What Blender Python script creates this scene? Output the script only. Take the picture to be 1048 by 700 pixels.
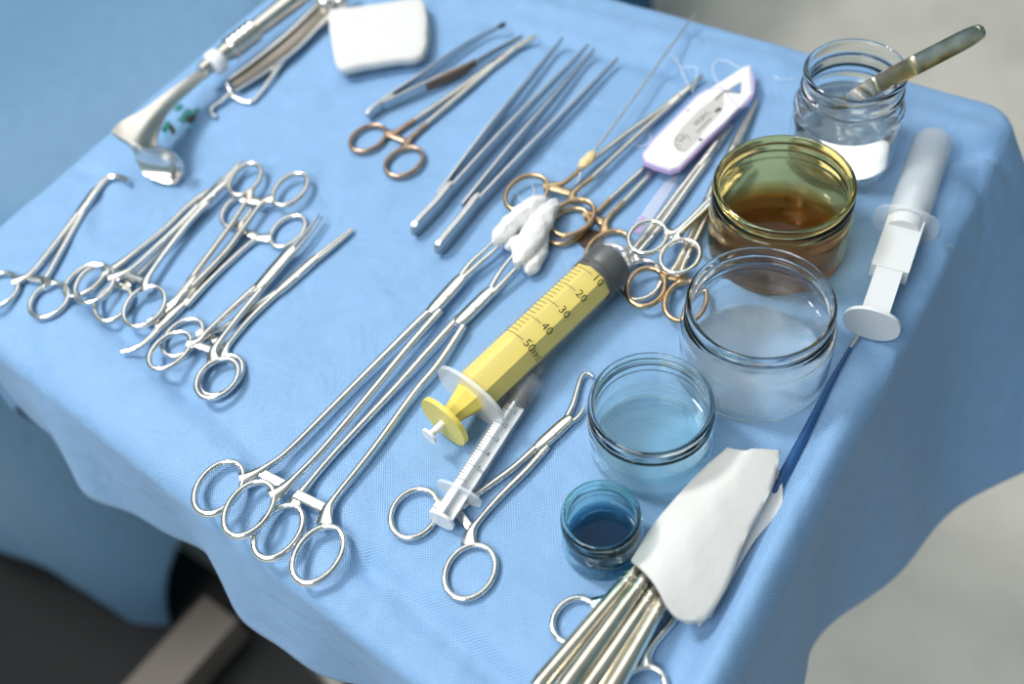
import bpy, bmesh, math, random
from mathutils import Vector, Matrix
random.seed(7)
for o in list(bpy.data.objects): bpy.data.objects.remove(o)
SC = bpy.context.scene; COL = SC.collection

# ------------------------------------------------------------------ camera, world, lights, exposure
TZ = 0.86            # height of the table top above the floor (m)
HC = 0.44            # camera above the table top
FPX = 1050.0; PITCH = math.radians(52.5); ROLL = math.radians(-10)
_f = Vector((0, math.cos(PITCH), -math.sin(PITCH))); _r0 = Vector((1, 0, 0)); _u0 = _r0.cross(_f)
_r = _r0*math.cos(ROLL) + _u0*math.sin(ROLL); _u = -_r0*math.sin(ROLL) + _u0*math.cos(ROLL)
cam = bpy.data.cameras.new('camera'); camo = bpy.data.objects.new('camera', cam); COL.objects.link(camo)
camo.matrix_world = Matrix(((_r.x, _u.x, -_f.x, 0), (_r.y, _u.y, -_f.y, 0), (_r.z, _u.z, -_f.z, TZ+HC), (0, 0, 0, 1)))
cam.sensor_width = 36; cam.lens = FPX/1048*36; cam.clip_start = 0.01; cam.clip_end = 30
cam.dof.use_dof = True; cam.dof.focus_distance = 0.51; cam.dof.aperture_fstop = 4.0
SC.camera = camo
world = bpy.data.worlds.new('world'); SC.world = world; world.use_nodes = True
bg = world.node_tree.nodes['Background']; bg.inputs[0].default_value = (0.86, 0.93, 1.0, 1); bg.inputs[1].default_value = 0.3
def area(name, loc, target, size, power, color=(1, 1, 1)):
    l = bpy.data.lights.new(name, 'AREA'); l.shape = 'DISK'; l.size = size; l.energy = power; l.color = color
    o = bpy.data.objects.new(name, l); COL.objects.link(o); o.location = loc
    d = Vector(target)-Vector(loc); o.rotation_euler = d.to_track_quat('-Z', 'Y').to_euler(); return o
area('operating_lamp', (-0.95, 0.95, TZ+1.80), (0.05, 0.35, TZ), 0.45, 23, (1, 0.99, 0.96))
area('ceiling_fill', (-1.2, -0.7, 2.74), (-1.2, -0.7, 0), 1.4, 31, (1, 0.99, 0.97))  # unseen fill, added front-left to brighten the hanging front of the drape
area('ceiling_fill', (0.1, 2.0, 2.74), (0.1, 2.0, 0), 2.6, 18, (1, 0.985, 0.95))  # wide dim panel, added out of view so the steel reflects something bright
vs = SC.view_settings; vs.view_transform = 'Standard'; vs.look = 'None'; vs.gamma = 1; vs.use_curve_mapping = False
vs.exposure = 0.42

# ------------------------------------------------------------------ helpers
def W(x, y, z=0.0):
    """photo pixel -> world point on the plane z mm above the table top"""
    z *= 0.001
    v = _r*((x-524)/FPX) - _u*((y-350)/FPX) + _f
    k = (z-HC)/v.z
    return Vector((v.x*k, v.y*k, TZ+z))
def ray(x, y):
    return Vector((0, 0, TZ+HC)), (_r*((x-524)/FPX) - _u*((y-350)/FPX) + _f).normalized()
def Wd(x, y, zabs):
    """photo pixel -> world point on the plane at absolute height zabs (m)"""
    o, d = ray(x, y); return o + d*((zabs-o.z)/d.z)
e1 = Vector((math.cos(math.radians(49.5)), math.sin(math.radians(49.5)), 0)); e2 = Vector((e1.y, -e1.x, 0))

MATS = {}
def mat(name, color, rough=0.5, metal=0.0, **k):
    if name in MATS: return MATS[name]
    m = bpy.data.materials.new(name); m.use_nodes = True; nt = m.node_tree; b = nt.nodes['Principled BSDF']
    b.inputs['Base Color'].default_value = (*color, 1); b.inputs['Roughness'].default_value = rough; b.inputs['Metallic'].default_value = metal
    for key, v in k.items():
        if key in ('noise', 'bump', 'bscale', 'absorb'): continue
        b.inputs[key.replace('_', ' ')].default_value = v
    tc = nt.nodes.new('ShaderNodeTexCoord')
    if 'noise' in k:                       # subtle colour wear: (scale, second colour, amount)
        sc, c2, amt = k['noise']
        n = nt.nodes.new('ShaderNodeTexNoise'); n.inputs['Scale'].default_value = sc; n.inputs['Detail'].default_value = 4
        nt.links.new(tc.outputs['Object'], n.inputs['Vector'])
        r = nt.nodes.new('ShaderNodeMapRange'); r.inputs[1].default_value = 0.4; r.inputs[2].default_value = 0.7; r.inputs[4].default_value = amt
        nt.links.new(n.outputs[0], r.inputs[0])
        mx = nt.nodes.new('ShaderNodeMix'); mx.data_type = 'RGBA'; mx.inputs[6].default_value = (*color, 1); mx.inputs[7].default_value = (*c2, 1)
        nt.links.new(r.outputs[0], mx.inputs[0]); nt.links.new(mx.outputs[2], b.inputs['Base Color'])
    if 'bump' in k:
        n = nt.nodes.new('ShaderNodeTexNoise'); n.inputs['Scale'].default_value = k.get('bscale', 300); n.inputs['Detail'].default_value = 5
        nt.links.new(tc.outputs['Object'], n.inputs['Vector'])
        bp = nt.nodes.new('ShaderNodeBump'); bp.inputs['Strength'].default_value = k['bump']; bp.inputs['Distance'].default_value = 0.001
        nt.links.new(n.outputs[0], bp.inputs['Height']); nt.links.new(bp.outputs[0], b.inputs['Normal'])
    if 'absorb' in k:
        c, d = k['absorb']; va = nt.nodes.new('ShaderNodeVolumeAbsorption'); va.inputs[0].default_value = (*c, 1); va.inputs[1].default_value = d
        nt.links.new(va.outputs[0], nt.nodes['Material Output'].inputs['Volume'])
    MATS[name] = m; return m

STEEL = mat('brushed_steel', (0.80, 0.78, 0.75), 0.17, 1, noise=(220, (0.68, 0.65, 0.61), 0.5))
BRIGHT = mat('polished_steel', (0.86, 0.85, 0.83), 0.12, 1, noise=(160, (0.70, 0.67, 0.62), 0.5))
SATIN = mat('satin_steel', (0.74, 0.71, 0.66), 0.22, 1, noise=(120, (0.62, 0.56, 0.48), 0.5))
BLUESTEEL = mat('dull_tweezer_steel', (0.50, 0.51, 0.52), 0.20, 1, noise=(150, (0.42, 0.43, 0.45), 0.6))
GOLD = mat('gilded_steel', (0.66, 0.47, 0.28), 0.28, 1, noise=(180, (0.38, 0.27, 0.17), 0.8))
COPPER = mat('bronzed_steel', (0.60, 0.40, 0.28), 0.28, 1, noise=(180, (0.30, 0.22, 0.17), 0.8))
BROWNGRIP = mat('tungsten_grip', (0.20, 0.14, 0.10), 0.45, 0.6, bump=0.6, bscale=1500)
DARKSTEEL = mat('tarnished_steel', (0.50, 0.48, 0.38), 0.22, 1, noise=(90, (0.22, 0.21, 0.13), 1.0))
BLACKRUB = mat('black_rubber', (0.025, 0.027, 0.03), 0.38)
INK = mat('black_ink', (0.012, 0.012, 0.012), 0.6)
GAUZE = mat('white_gauze', (0.66, 0.66, 0.65), 0.95, 0, bump=0.35, bscale=1400)
COTTON = mat('cotton_wool', (0.74, 0.74, 0.74), 1.0, 0, bump=0.8, bscale=500)
YELLOW = mat('yellow_plastic', (0.80, 0.64, 0.13), 0.4)
WHITEP = mat('white_plastic', (0.88, 0.89, 0.90), 0.35)
GLASS = mat('clear_glass', (0.985, 0.995, 0.992), 0.0, 0, Transmission_Weight=1.0, IOR=1.46)
GLASSG = mat('greenish_glass', (0.955, 0.99, 0.965), 0.0, 0, Transmission_Weight=1.0, IOR=1.46)
GLASSA = mat('iodine_stained_glass', (0.97, 0.78, 0.30), 0.0, 0, Transmission_Weight=1.0, IOR=1.46)
GLASSB = mat('teal_glass', (0.62, 0.90, 0.92), 0.0, 0, Transmission_Weight=1.0, IOR=1.46)

def film(name, tint, amt, rough=0.15, ior=1.45, gloss=1.0, absorb=None, trans=(1, 1, 1), ripple=False):
    """thin clear plastic: mostly see-through, a little milky, shiny"""
    if name in MATS: return MATS[name]
    m = bpy.data.materials.new(name); m.use_nodes = True; nt = m.node_tree; nt.nodes.clear(); N = nt.nodes.new
    out = N('ShaderNodeOutputMaterial'); tr = N('ShaderNodeBsdfTransparent'); tr.inputs[0].default_value = (*trans, 1)
    df = N('ShaderNodeBsdfDiffuse'); df.inputs[0].default_value = (*tint, 1); gl = N('ShaderNodeBsdfGlossy'); gl.inputs['Roughness'].default_value = rough
    fr = N('ShaderNodeLayerWeight'); pw = N('ShaderNodeMath'); pw.operation = 'POWER'; pw.inputs[1].default_value = 4; nt.links.new(fr.outputs['Facing'], pw.inputs[0]); mul = N('ShaderNodeMath'); mul.operation = 'MULTIPLY_ADD'; mul.inputs[1].default_value = .55*gloss; mul.inputs[2].default_value = .04*gloss
    m1 = N('ShaderNodeMixShader'); m1.inputs[0].default_value = amt; m2 = N('ShaderNodeMixShader')
    nt.links.new(tr.outputs[0], m1.inputs[1]); nt.links.new(df.outputs[0], m1.inputs[2]); nt.links.new(pw.outputs[0], mul.inputs[0]); nt.links.new(mul.outputs[0], m2.inputs[0])
    if ripple:
        tc = N('ShaderNodeTexCoord'); nz = N('ShaderNodeTexNoise'); nz.inputs['Scale'].default_value = 70; nt.links.new(tc.outputs['Object'], nz.inputs['Vector'])
        bp = N('ShaderNodeBump'); bp.inputs['Strength'].default_value = .6; bp.inputs['Distance'].default_value = .004; nt.links.new(nz.outputs[0], bp.inputs['Height']); nt.links.new(bp.outputs[0], gl.inputs['Normal'])
    if absorb:
        va = N('ShaderNodeVolumeAbsorption'); va.inputs[0].default_value = (*absorb[0], 1); va.inputs[1].default_value = absorb[1]; nt.links.new(va.outputs[0], out.inputs['Volume'])
    nt.links.new(m1.outputs[0], m2.inputs[1]); nt.links.new(gl.outputs[0], m2.inputs[2]); nt.links.new(m2.outputs[0], out.inputs[0])
    MATS[name] = m; return m
FROST = film('frosted_clear_plastic', (.93, .94, .95), .035, .15, gloss=.35)
CLEARP = film('clear_plastic', (.93, .95, .97), .07, .1, gloss=.7)
MILKY = film('milky_plastic', (.88, .92, .96), .38, .25, gloss=.7)
def link(name, me, m, parent=None, smooth=True):
    me.materials.append(m)
    if smooth:
        for p in me.polygons: p.use_smooth = True
    o = bpy.data.objects.new(name, me); COL.objects.link(o)
    if parent: o.parent = parent
    return o
class MB:
    """collects shapes in world coordinates, links them as one mesh relative to the parent's origin"""
    def __init__(s): s.v = []; s.f = []
    def add(s, v, f):
        n = len(s.v); s.v += [Vector(p) for p in v]; s.f += [tuple(i+n for i in q) for q in f]; return s
    def build(s, name, m, parent=None, smooth=True, origin=None, auto=50):
        og = Vector((0, 0, 0))
        par = parent
        while par is not None: og += par.location; par = par.parent
        if parent is None:
            zs = min(p.z for p in s.v); c = sum(s.v, Vector())/len(s.v); og = Vector(origin) if origin else Vector((c.x, c.y, zs))
        me = bpy.data.meshes.new(name); me.from_pydata([tuple(p-og) for p in s.v], [], s.f); me.update()
        bm = bmesh.new(); bm.from_mesh(me); bmesh.ops.recalc_face_normals(bm, faces=bm.faces); bm.to_mesh(me); bm.free()
        o = link(name, me, m, parent, smooth)
        if parent is None: o.location = og
        if smooth and auto is not None: me.set_sharp_from_angle(angle=math.radians(auto))
        return o
def thing(name, label, cat, loc, group=None):
    o = bpy.data.objects.new(name, None); COL.objects.link(o); o.location = loc; o.empty_display_size = 0.01
    return tag(o, label, cat, group)
def tag(o, label=None, cat=None, group=None, kind=None):
    if label: o['label'] = label
    if cat: o['category'] = cat
    if group: o['group'] = group
    if kind: o['kind'] = kind
    return o
def catmull(pts, sub=5, closed=False):
    """pts: list of tuples (any dimension) -> smooth resampled list"""
    n = len(pts); out = []
    if n < 3 and not closed: 
        for k in range(sub+1): out.append(tuple(a+(b-a)*k/sub for a, b in zip(pts[0], pts[1])))
        return out
    rng = range(n) if closed else range(n-1)
    for i in rng:
        g = (lambda j: pts[j % n]) if closed else (lambda j: pts[min(max(j, 0), n-1)])
        p0, p1, p2, p3 = g(i-1), g(i), g(i+1), g(i+2)
        for k in range(sub):
            t = k/sub
            out.append(tuple(0.5*((2*b)+(-a+c)*t+(2*a-5*b+4*c-d)*t*t+(-a+3*b-3*c+d)*t**3) for a, b, c, d in zip(p0, p1, p2, p3)))
    if not closed: out.append(tuple(pts[-1]))
    return out
def prof(n, e):
    out = []
    for k in range(n):
        t = 2*math.pi*(k+0.5)/n; c, s = math.cos(t), math.sin(t)
        out.append((math.copysign(abs(c)**e, c), math.copysign(abs(s)**e, s)))
    return out
def sweep(P, w, h, closed=False, n=10, e=0.8, up=Vector((0, 0, 1)), mb=None):
    """tube through world points P; half width w (level) and half height h in metres"""
    mb = mb or MB(); N = len(P); V = []; pr = prof(n, e)
    for i in range(N):
        a = P[(i-1) % N] if (closed or i > 0) else P[i]; b = P[(i+1) % N] if (closed or i < N-1) else P[i]
        T = (b-a).normalized(); S = T.cross(up)
        S = S.normalized() if S.length > 1e-6 else Vector((1, 0, 0)); U = S.cross(T)
        for c, s in pr: V.append(P[i]+S*(w[i]*c)+U*(h[i]*s))
    F = []
    for i in range(N if closed else N-1):
        j = (i+1) % N
        for k in range(n):
            l = (k+1) % n; F.append((i*n+k, i*n+l, j*n+l, j*n+k))
    if not closed: F.append(tuple(range(n))); F.append(tuple(range((N-1)*n, N*n)))
    return mb.add(V, F)
def path(rows, sub=5, closed=False, mb=None, n=10, e=0.8):
    """rows (px, py, z mm, half width mm, half height mm)"""
    rs = catmull([tuple(map(float, r)) for r in rows], sub, closed)
    return sweep([W(r[0], r[1], r[2]) for r in rs], [max(r[3], .05)*.001 for r in rs], [max(r[4], .05)*.001 for r in rs], closed, n, e, mb=mb)
def ring(cx, cy, a, b, ang, z=2.2, w=1.35, h=1.8, seg=40, tilt=(0, 0)):
    t = math.radians(ang); P = []
    for k in range(seg):
        u = 2*math.pi*k/seg; x, y = a*math.cos(u), b*math.sin(u)
        dx, dy = x*math.cos(t)-y*math.sin(t), x*math.sin(t)+y*math.cos(t)
        P.append(W(cx+dx, cy+dy, z+tilt[0]*dx+tilt[1]*dy))
    return sweep(P, [w*.001]*seg, [h*.001]*seg, True, 10, 0.9)
def prism(pts_px, z0, z1, mb=None, world=None):
    mb = mb or MB(); 
    lo = [W(x, y, z1) for x, y in pts_px] if world is None else world
    n = len(lo); V = [Vector((p.x, p.y, TZ+z0*.001)) for p in lo]+[Vector((p.x, p.y, TZ+z1*.001)) for p in lo]
    F = [tuple(range(n))[::-1], tuple(range(n, 2*n))]+[(i, (i+1) % n, n+(i+1) % n, n+i) for i in range(n)]
    return mb.add(V, F)
def lathe(rz, center, axis=Vector((0, 0, 1)), seg=56, closed=True, mb=None, sx=1.0):
    """profile (radius, height) in metres around axis through center"""
    mb = mb or MB(); axis = axis.normalized()
    ref = Vector((0, 0, 1)) if abs(axis.z) < 0.9 else Vector((1, 0, 0))
    X = axis.cross(ref).normalized(); Y = X.cross(axis) if abs(axis.z) < .9 else axis.cross(X); V = []; F = []; n = len(rz)
    for r, z in rz:
        for k in range(seg):
            t = 2*math.pi*k/seg; V.append(center+axis*z+X*(max(r, 1e-5)*math.cos(t)*sx)+Y*(max(r, 1e-5)*math.sin(t)))
    for i in range(n if closed else n-1):
        j = (i+1) % n
        for k in range(seg):
            l = (k+1) % seg; F.append((i*seg+k, i*seg+l, j*seg+l, j*seg+k))
    if not closed: F.append(tuple(range(seg))); F.append(tuple(range((n-1)*seg, n*seg)))
    return mb.add(V, F)
def box(c, X, Y, Z, mb=None):
    mb = mb or MB(); V = [c+X*a+Y*b+Z*d for a in (-1, 1) for b in (-1, 1) for d in (-1, 1)]
    return mb.add(V, [(0, 1, 3, 2), (4, 6, 7, 5), (0, 4, 5, 1), (2, 3, 7, 6), (0, 2, 6, 4), (1, 5, 7, 3)])

# ------------------------------------------------------------------ floor
fm = mat('grey_linoleum', (0.74, 0.70, 0.62), 0.45, 0, noise=(9, (0.62, 0.585, 0.52), 0.9))
X0, X1, Y0, Y1, ZC = -2.6, 2.6, -2.0, 3.4, 2.8
def slab(name, lo, hi, m, label, cat):
    lo, hi = Vector(lo), Vector(hi); h = (hi-lo)/2
    o = box((lo+hi)/2, Vector((h.x, 0, 0)), Vector((0, h.y, 0)), Vector((0, 0, h.z))).build(name, m, None, False); return tag(o, label, cat, kind='structure')
WALLM = mat('pale_wall_paint', (0.28, 0.42, 0.50), 0.6); CEIL = mat('ceiling_paint', (0.85, 0.85, 0.84), 0.7)
slab('floor', (X0, Y0, -.05), (X1, Y1, 0), fm, 'pale grey speckled linoleum floor', 'floor')
slab('ceiling', (X0, Y0, ZC), (X1, Y1, ZC+.05), CEIL, 'plain white ceiling above the room', 'ceiling')
slab('wall_left', (X0-.05, Y0, 0), (X0, Y1, ZC), WALLM, 'plain pale wall on the bed side', 'wall')
slab('wall_right', (X1, Y0, 0), (X1+.05, Y1, ZC), WALLM, 'plain pale wall on the jar side', 'wall')
slab('wall_front', (X0, Y0-.05, 0), (X1, Y0, ZC), WALLM, 'plain pale wall behind the viewer', 'wall')
slab('wall_back', (X0, Y1, 0), (X1, Y1+.05, ZC), WALLM, 'plain pale wall beyond the table', 'wall')

# ------------------------------------------------------------------ table under the drape
A0, A1, B0, B1 = 0.10, 0.545, -0.556, -0.047          # extent along e1 / e2
def tp(a, b, z): return e1*a+e2*b+Vector((0, 0, TZ+z))
tb = thing('instrument_table', 'steel instrument table hidden under the blue drape, brown base rail showing below', 'table', tp(.32, -.30, -TZ))
TSTEEL = mat('table_steel', (0.62, 0.62, 0.62), 0.35, 1)
RAIL = mat('taupe_painted_rail', (0.13, 0.105, 0.088), 0.5)
box(tp((A0+A1)/2+.03, (B0+B1)/2, -.022), e1*((A1-A0)/2-.045), e2*((B1-B0)/2-.012), Vector((0, 0, .009))).build('table_top', TSTEEL, tb, False)
for a in (A0+.06, A1-.06):
    for b in (B0+.06, B1-.06):
        sweep([tp(a, b, -.027), tp(a, b, -.80)], [.011]*2, [.011]*2, n=12, e=1, up=Vector((1, 0, 0))).build('leg', TSTEEL, tb)

# ------------------------------------------------------------------ blue drapes
def drape_material(name, c1, c2, pitch):
    m = bpy.data.materials.new(name); m.use_nodes = True; nt = m.node_tree; b = nt.nodes['Principled BSDF']
    uv = nt.nodes.new('ShaderNodeUVMap')
    mp = nt.nodes.new('ShaderNodeMapping'); mp.inputs['Rotation'].default_value = (0, 0, math.radians(38))
    nt.links.new(uv.outputs[0], mp.inputs[0])
    v = nt.nodes.new('ShaderNodeTexVoronoi'); v.inputs['Scale'].default_value = 1/pitch; v.inputs['Randomness'].default_value = 0.12
    nt.links.new(mp.outputs[0], v.inputs['Vector'])
    r = nt.nodes.new('ShaderNodeMapRange'); r.inputs[1].default_value = 0.16; r.inputs[2].default_value = 0.40
    nt.links.new(v.outputs['Distance'], r.inputs[0])
    n = nt.nodes.new('ShaderNodeTexNoise'); n.inputs['Scale'].default_value = 60; n.inputs['Detail'].default_value = 6
    nt.links.new(uv.outputs[0], n.inputs['Vector'])
    mx = nt.nodes.new('ShaderNodeMix'); mx.data_type = 'RGBA'; mx.inputs[6].default_value = (*c2, 1); mx.inputs[7].default_value = (*c1, 1)
    nt.links.new(r.outputs[0], mx.inputs[0])
    mx2 = nt.nodes.new('ShaderNodeMix'); mx2.data_type = 'RGBA'; mx2.blend_type = 'MULTIPLY'; mx2.inputs[0].default_value = 0.25
    nr = nt.nodes.new('ShaderNodeMapRange'); nr.inputs[1].default_value = .3; nr.inputs[2].default_value = .7; nr.inputs[3].default_value = .75; nr.inputs[4].default_value = 1.1
    nt.links.new(n.outputs[0], nr.inputs[0]); nt.links.new(mx.outputs[2], mx2.inputs[6]); nt.links.new(nr.outputs[0], mx2.inputs[7])
    nt.links.new(mx2.outputs[2], b.inputs['Base Color'])
    b.inputs['Roughness'].default_value = 0.55; b.inputs['Specular IOR Level'].default_value = 0.5
    b.inputs['Sheen Weight'].default_value = 0.04; b.inputs['Sheen Roughness'].default_value = 0.4
    bp = nt.nodes.new('ShaderNodeBump'); bp.inputs['Strength'].default_value = 0.7; bp.inputs['Distance'].default_value = 0.0004
    nt.links.new(r.outputs[0], bp.inputs['Height'])
    n2 = nt.nodes.new('ShaderNodeTexNoise'); n2.inputs['Scale'].default_value = 26; n2.inputs['Detail'].default_value = 3; n2.inputs['Distortion'].default_value = 0.6
    nt.links.new(uv.outputs[0], n2.inputs['Vector'])
    bp2 = nt.nodes.new('ShaderNodeBump'); bp2.inputs['Strength'].default_value = 0.35; bp2.inputs['Distance'].default_value = 0.010
    nt.links.new(n2.outputs[0], bp2.inputs['Height']); nt.links.new(bp2.outputs[0], bp.inputs['Normal']); nt.links.new(bp.outputs[0], b.inputs['Normal'])
    return m
def sstep(x, a, b):
    t = min(max((x-a)/(b-a), 0), 1); return t*t*(3-2*t)
def drape(name, rect, ztop, ext, step, m, wrinkle, flare, rc=0.015, rho=0.010, ripple=lambda a, b: 0.0, shear=lambda a, b: 0.0):
    a0, a1, b0, b1 = rect; na = int((a1-a0+ext[0]+ext[1])/step); nb = int((b1-b0+ext[2]+ext[3])/step)
    V = []; UV = []
    for i in range(na+1):
        for j in range(nb+1):
            a = a0-ext[0]+i*step; b = b0-ext[2]+j*step
            qa = min(max(a, a0+rc), a1-rc); qb = min(max(b, b0+rc), b1-rc); va, vb = a-qa, b-qb; L = math.hypot(va, vb)
            UV.append((a, b))
            if L <= rc: pa, pb, z = a, b, 0.0
            else:
                ua, ub = va/L, vb/L; s = L-rc; th = math.pi/2-flare(qa, qb, ua, ub); arc = rho*th
                if s < arc: an = s/rho; out = rho*math.sin(an); z = -rho*(1-math.cos(an))
                else:
                    rem = s-arc; out = rho*math.sin(th)+rem*math.cos(th)+ripple(qa+(.6*math.atan2(ub, ua)*.3), qb)*min(rem*6, 1); z = -rho*(1-math.cos(th))-rem*math.sin(th)
                pa, pb = qa+ua*(rc+out), qb+ub*(rc+out)
            z += wrinkle(pa, pb)*(1.0 if z > -.004 else max(0, 1+z/.06))
            pa += shear(pa, pb)
            V.append(e1*pa+e2*pb+Vector((0, 0, ztop+z)))
    F = [(i*(nb+1)+j, (i+1)*(nb+1)+j, (i+1)*(nb+1)+j+1, i*(nb+1)+j+1) for i in range(na) for j in range(nb)]
    me = bpy.data.meshes.new(name); og = e1*((a0+a1)/2)+e2*((b0+b1)/2)+Vector((0, 0, ztop))
    me.from_pydata([tuple(p-og) for p in V], [], F); me.update()
    if me.polygons[len(F)//2].normal.z < 0: me.flip_normals()
    ul = me.uv_layers.new(name='flat')
    for lp in me.loops: ul.data[lp.index].uv = UV[lp.vertex_index]
    o = link(name, me, m); o.location = og
    sm = o.modifiers.new('thickness', 'SOLIDIFY'); sm.thickness = 0.0005; sm.offset = -1
    return o
def ab(x, y):
    p = W(x, y, 0); return p.dot(e1), p.dot(e2)
def segd(p, q0, q1):
    dx, dy = q1[0]-q0[0], q1[1]-q0[1]; L2 = dx*dx+dy*dy; t = max(0, min(1, ((p[0]-q0[0])*dx+(p[1]-q0[1])*dy)/L2))
    ex, ey = p[0]-q0[0]-dx*t, p[1]-q0[1]-dy*t; sd = (dx*(p[1]-q0[1])-dy*(p[0]-q0[0]))/math.sqrt(L2)
    return math.hypot(ex, ey), t, sd
CREASE = []          # (pixel ends, amplitude mm, width mm): folds of the drape measured on the table plane
for p0, p1, amp, wd in [((60, 316), (180, 408), -3.2, 6), ((180, 408), (300, 496), -1.6, 7), ((300, 496), (380, 566), -2.2, 7), ((380, 566), (560, 684), -3.5, 6),
                        ((330, 610), (430, 700), 2.5, 12), ((20, 380), (200, 500), 2.0, 12),
                        ((505, 26), (690, 70), -2.5, 8), ((690, 70), (800, 96), -1.5, 8), ((540, 3), (800, 66), 1.8, 8),
                        ((985, 152), (1030, 150), -5, 7), ((975, 172), (1040, 168), 4.0, 6), ((1000, 180), (1020, 205), -3, 5), ((950, 118), (1010, 135), 2.5, 7), ((955, 250), (975, 190), 3.0, 6),
                        ((80, 170), (100, 178), -2, 5), ((96, 240), (104, 205), -1.6, 6), ((150, 215), (96, 262), 1.0, 8), ((16, 392), (20, 410), -1.2, 3),
                        ((250, 580), (300, 690), 2.5, 6), ((60, 250), (180, 120), 0.8, 10)]:
    CREASE.append((ab(*p0), ab(*p1), amp*.0015, wd*.001))
def wr(a, b):
    z = 0.0
    for q0, q1, amp, wd in CREASE:
        d, t, sd = segd((a, b), q0, q1)
        if d < wd*3: z += amp*math.exp(-(d/wd)**2)
    # raised lip of cloth along the right-hand edge
    d = b-(-.0490); z += .0130*math.exp(-(d/(.0065 if d < 0 else .012))**2)*(1-sstep(a, .27, .335))*sstep(a, .08, .16)
    # soft waviness (only downwards, so nothing pokes through the instruments)
    z -= .0005*(1+math.sin(a*70+b*31)*math.sin(b*53-a*17))
    if a < .125: z -= .005*(1-sstep(a, .10, .125))
    return z
def fl(qa, qb, ua, ub):
    if ub > .5: return .06+.42*sstep(qa, .26, .55)
    if ua < -.5: return .10+.05*math.sin(qb*40)
    return .12
DRAPE = drape_material('blue_nonwoven_drape', (0.255, 0.445, 0.71), (0.125, 0.285, 0.58), 0.00115)
dr = drape('surgical_drape', (A0, A1, B0, B1), TZ, (.11, .16, .22, .25), .004, DRAPE, wr, fl,
           ripple=lambda a, b: .006*math.sin(a*46+b*38)+.004*math.sin(a*17-b*90), shear=lambda a, b: (-.27-b)*.095*(1-sstep(a, .10, .25)))
tag(dr, 'light blue dotted nonwoven drape covering the instrument table', 'drape')
bed_drape = drape_material('blue_bed_drape', (0.125, 0.26, 0.42), (0.12, 0.25, 0.41), 0.0016)
def wr2(a, b):
    return .020*math.sin(a*9+b*5)+.012*math.sin(a*4-b*13)-.03*math.exp(-((a*.8-b*.6-.78)/.07)**2)
bd = drape('bed_drape', (.14, 1.7, -1.7, -.80), TZ-.20, (.56, .1, .1, .46), .016, bed_drape, wr2, lambda qa, qb, ua, ub: .03, rc=.08, rho=.05,
           ripple=lambda a, b: .012*math.sin(a*14+b*21))
tag(bd, 'darker blue sheet spread over the bed beside the table', 'drape')
# bed under that sheet: mattress, pedestal and painted rail near the floor
bedo = thing('operating_bed', 'operating bed under the dark blue sheet, black pedestal and taupe base rail', 'bed', e1*.9+e2*(-1.15))
BLK = mat('black_plastic', (0.003, 0.003, 0.0035), 0.75)
box(e1*.93+e2*(-1.165)+Vector((0, 0, TZ-.325)), e1*.70, e2*.43, Vector((0, 0, .05))).build('mattress', BLK, bedo, False)
pc = Wd(120, 640, .10)
box(Vector((pc.x-.03, pc.y-.03, .032)), e1*.17, e2*.34, Vector((0, 0, .026))).build('pedestal_foot', BLK, bedo, False)
box(e1*.9+e2*(-1.15)+Vector((0, 0, .30)), e1*.16, e2*.16, Vector((0, 0, .25))).build('pedestal', BLK, bedo, False)
r0, r1 = Wd(226, 622, .13), Wd(90, 775, .13); d = (r1-r0).normalized(); s = Vector((-d.y, d.x, 0))
box((r0+r1)/2-Vector((0, 0, .025)), (r1-r0)/2, s*.030, Vector((0, 0, .025))).build('base_rail', RAIL, bedo, False)
for t in (.12, .88):
    c = r0.lerp(r1, t); lathe([(.0001, -.012), (.0395, -.012), (.0395, .012), (.0001, .012)], Vector((c.x, c.y, .040)), s, 20, False).build('castor', BLK, bedo)
# dark blue gown-like cloth of a stand beyond the far edge
gp = Wd(640, -6, .62)
gt = thing('draped_stand', 'dark blue draped stand beyond the far edge of the table', 'stand', Vector((gp.x, gp.y+.12, 0)))
gm = mat('dark_blue_cloth', (0.02, 0.09, 0.20), 0.8)
sweep([Vector((gp.x-.02, gp.y+.12, z)) for z in (.02, .2, .45, .60, .64)], [.085, .08, .078, .075, .055], [.085, .08, .078, .075, .055], n=20, e=1, up=Vector((1, 0, 0))).build('cloth', gm, gt)
lathe([(.0001, 0), (.09, 0), (.09, .02), (.0001, .02)], Vector((gp.x-.02, gp.y+.12, 0)), Vector((0, 0, 1)), 24, False).build('base', BLK, gt)

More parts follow.
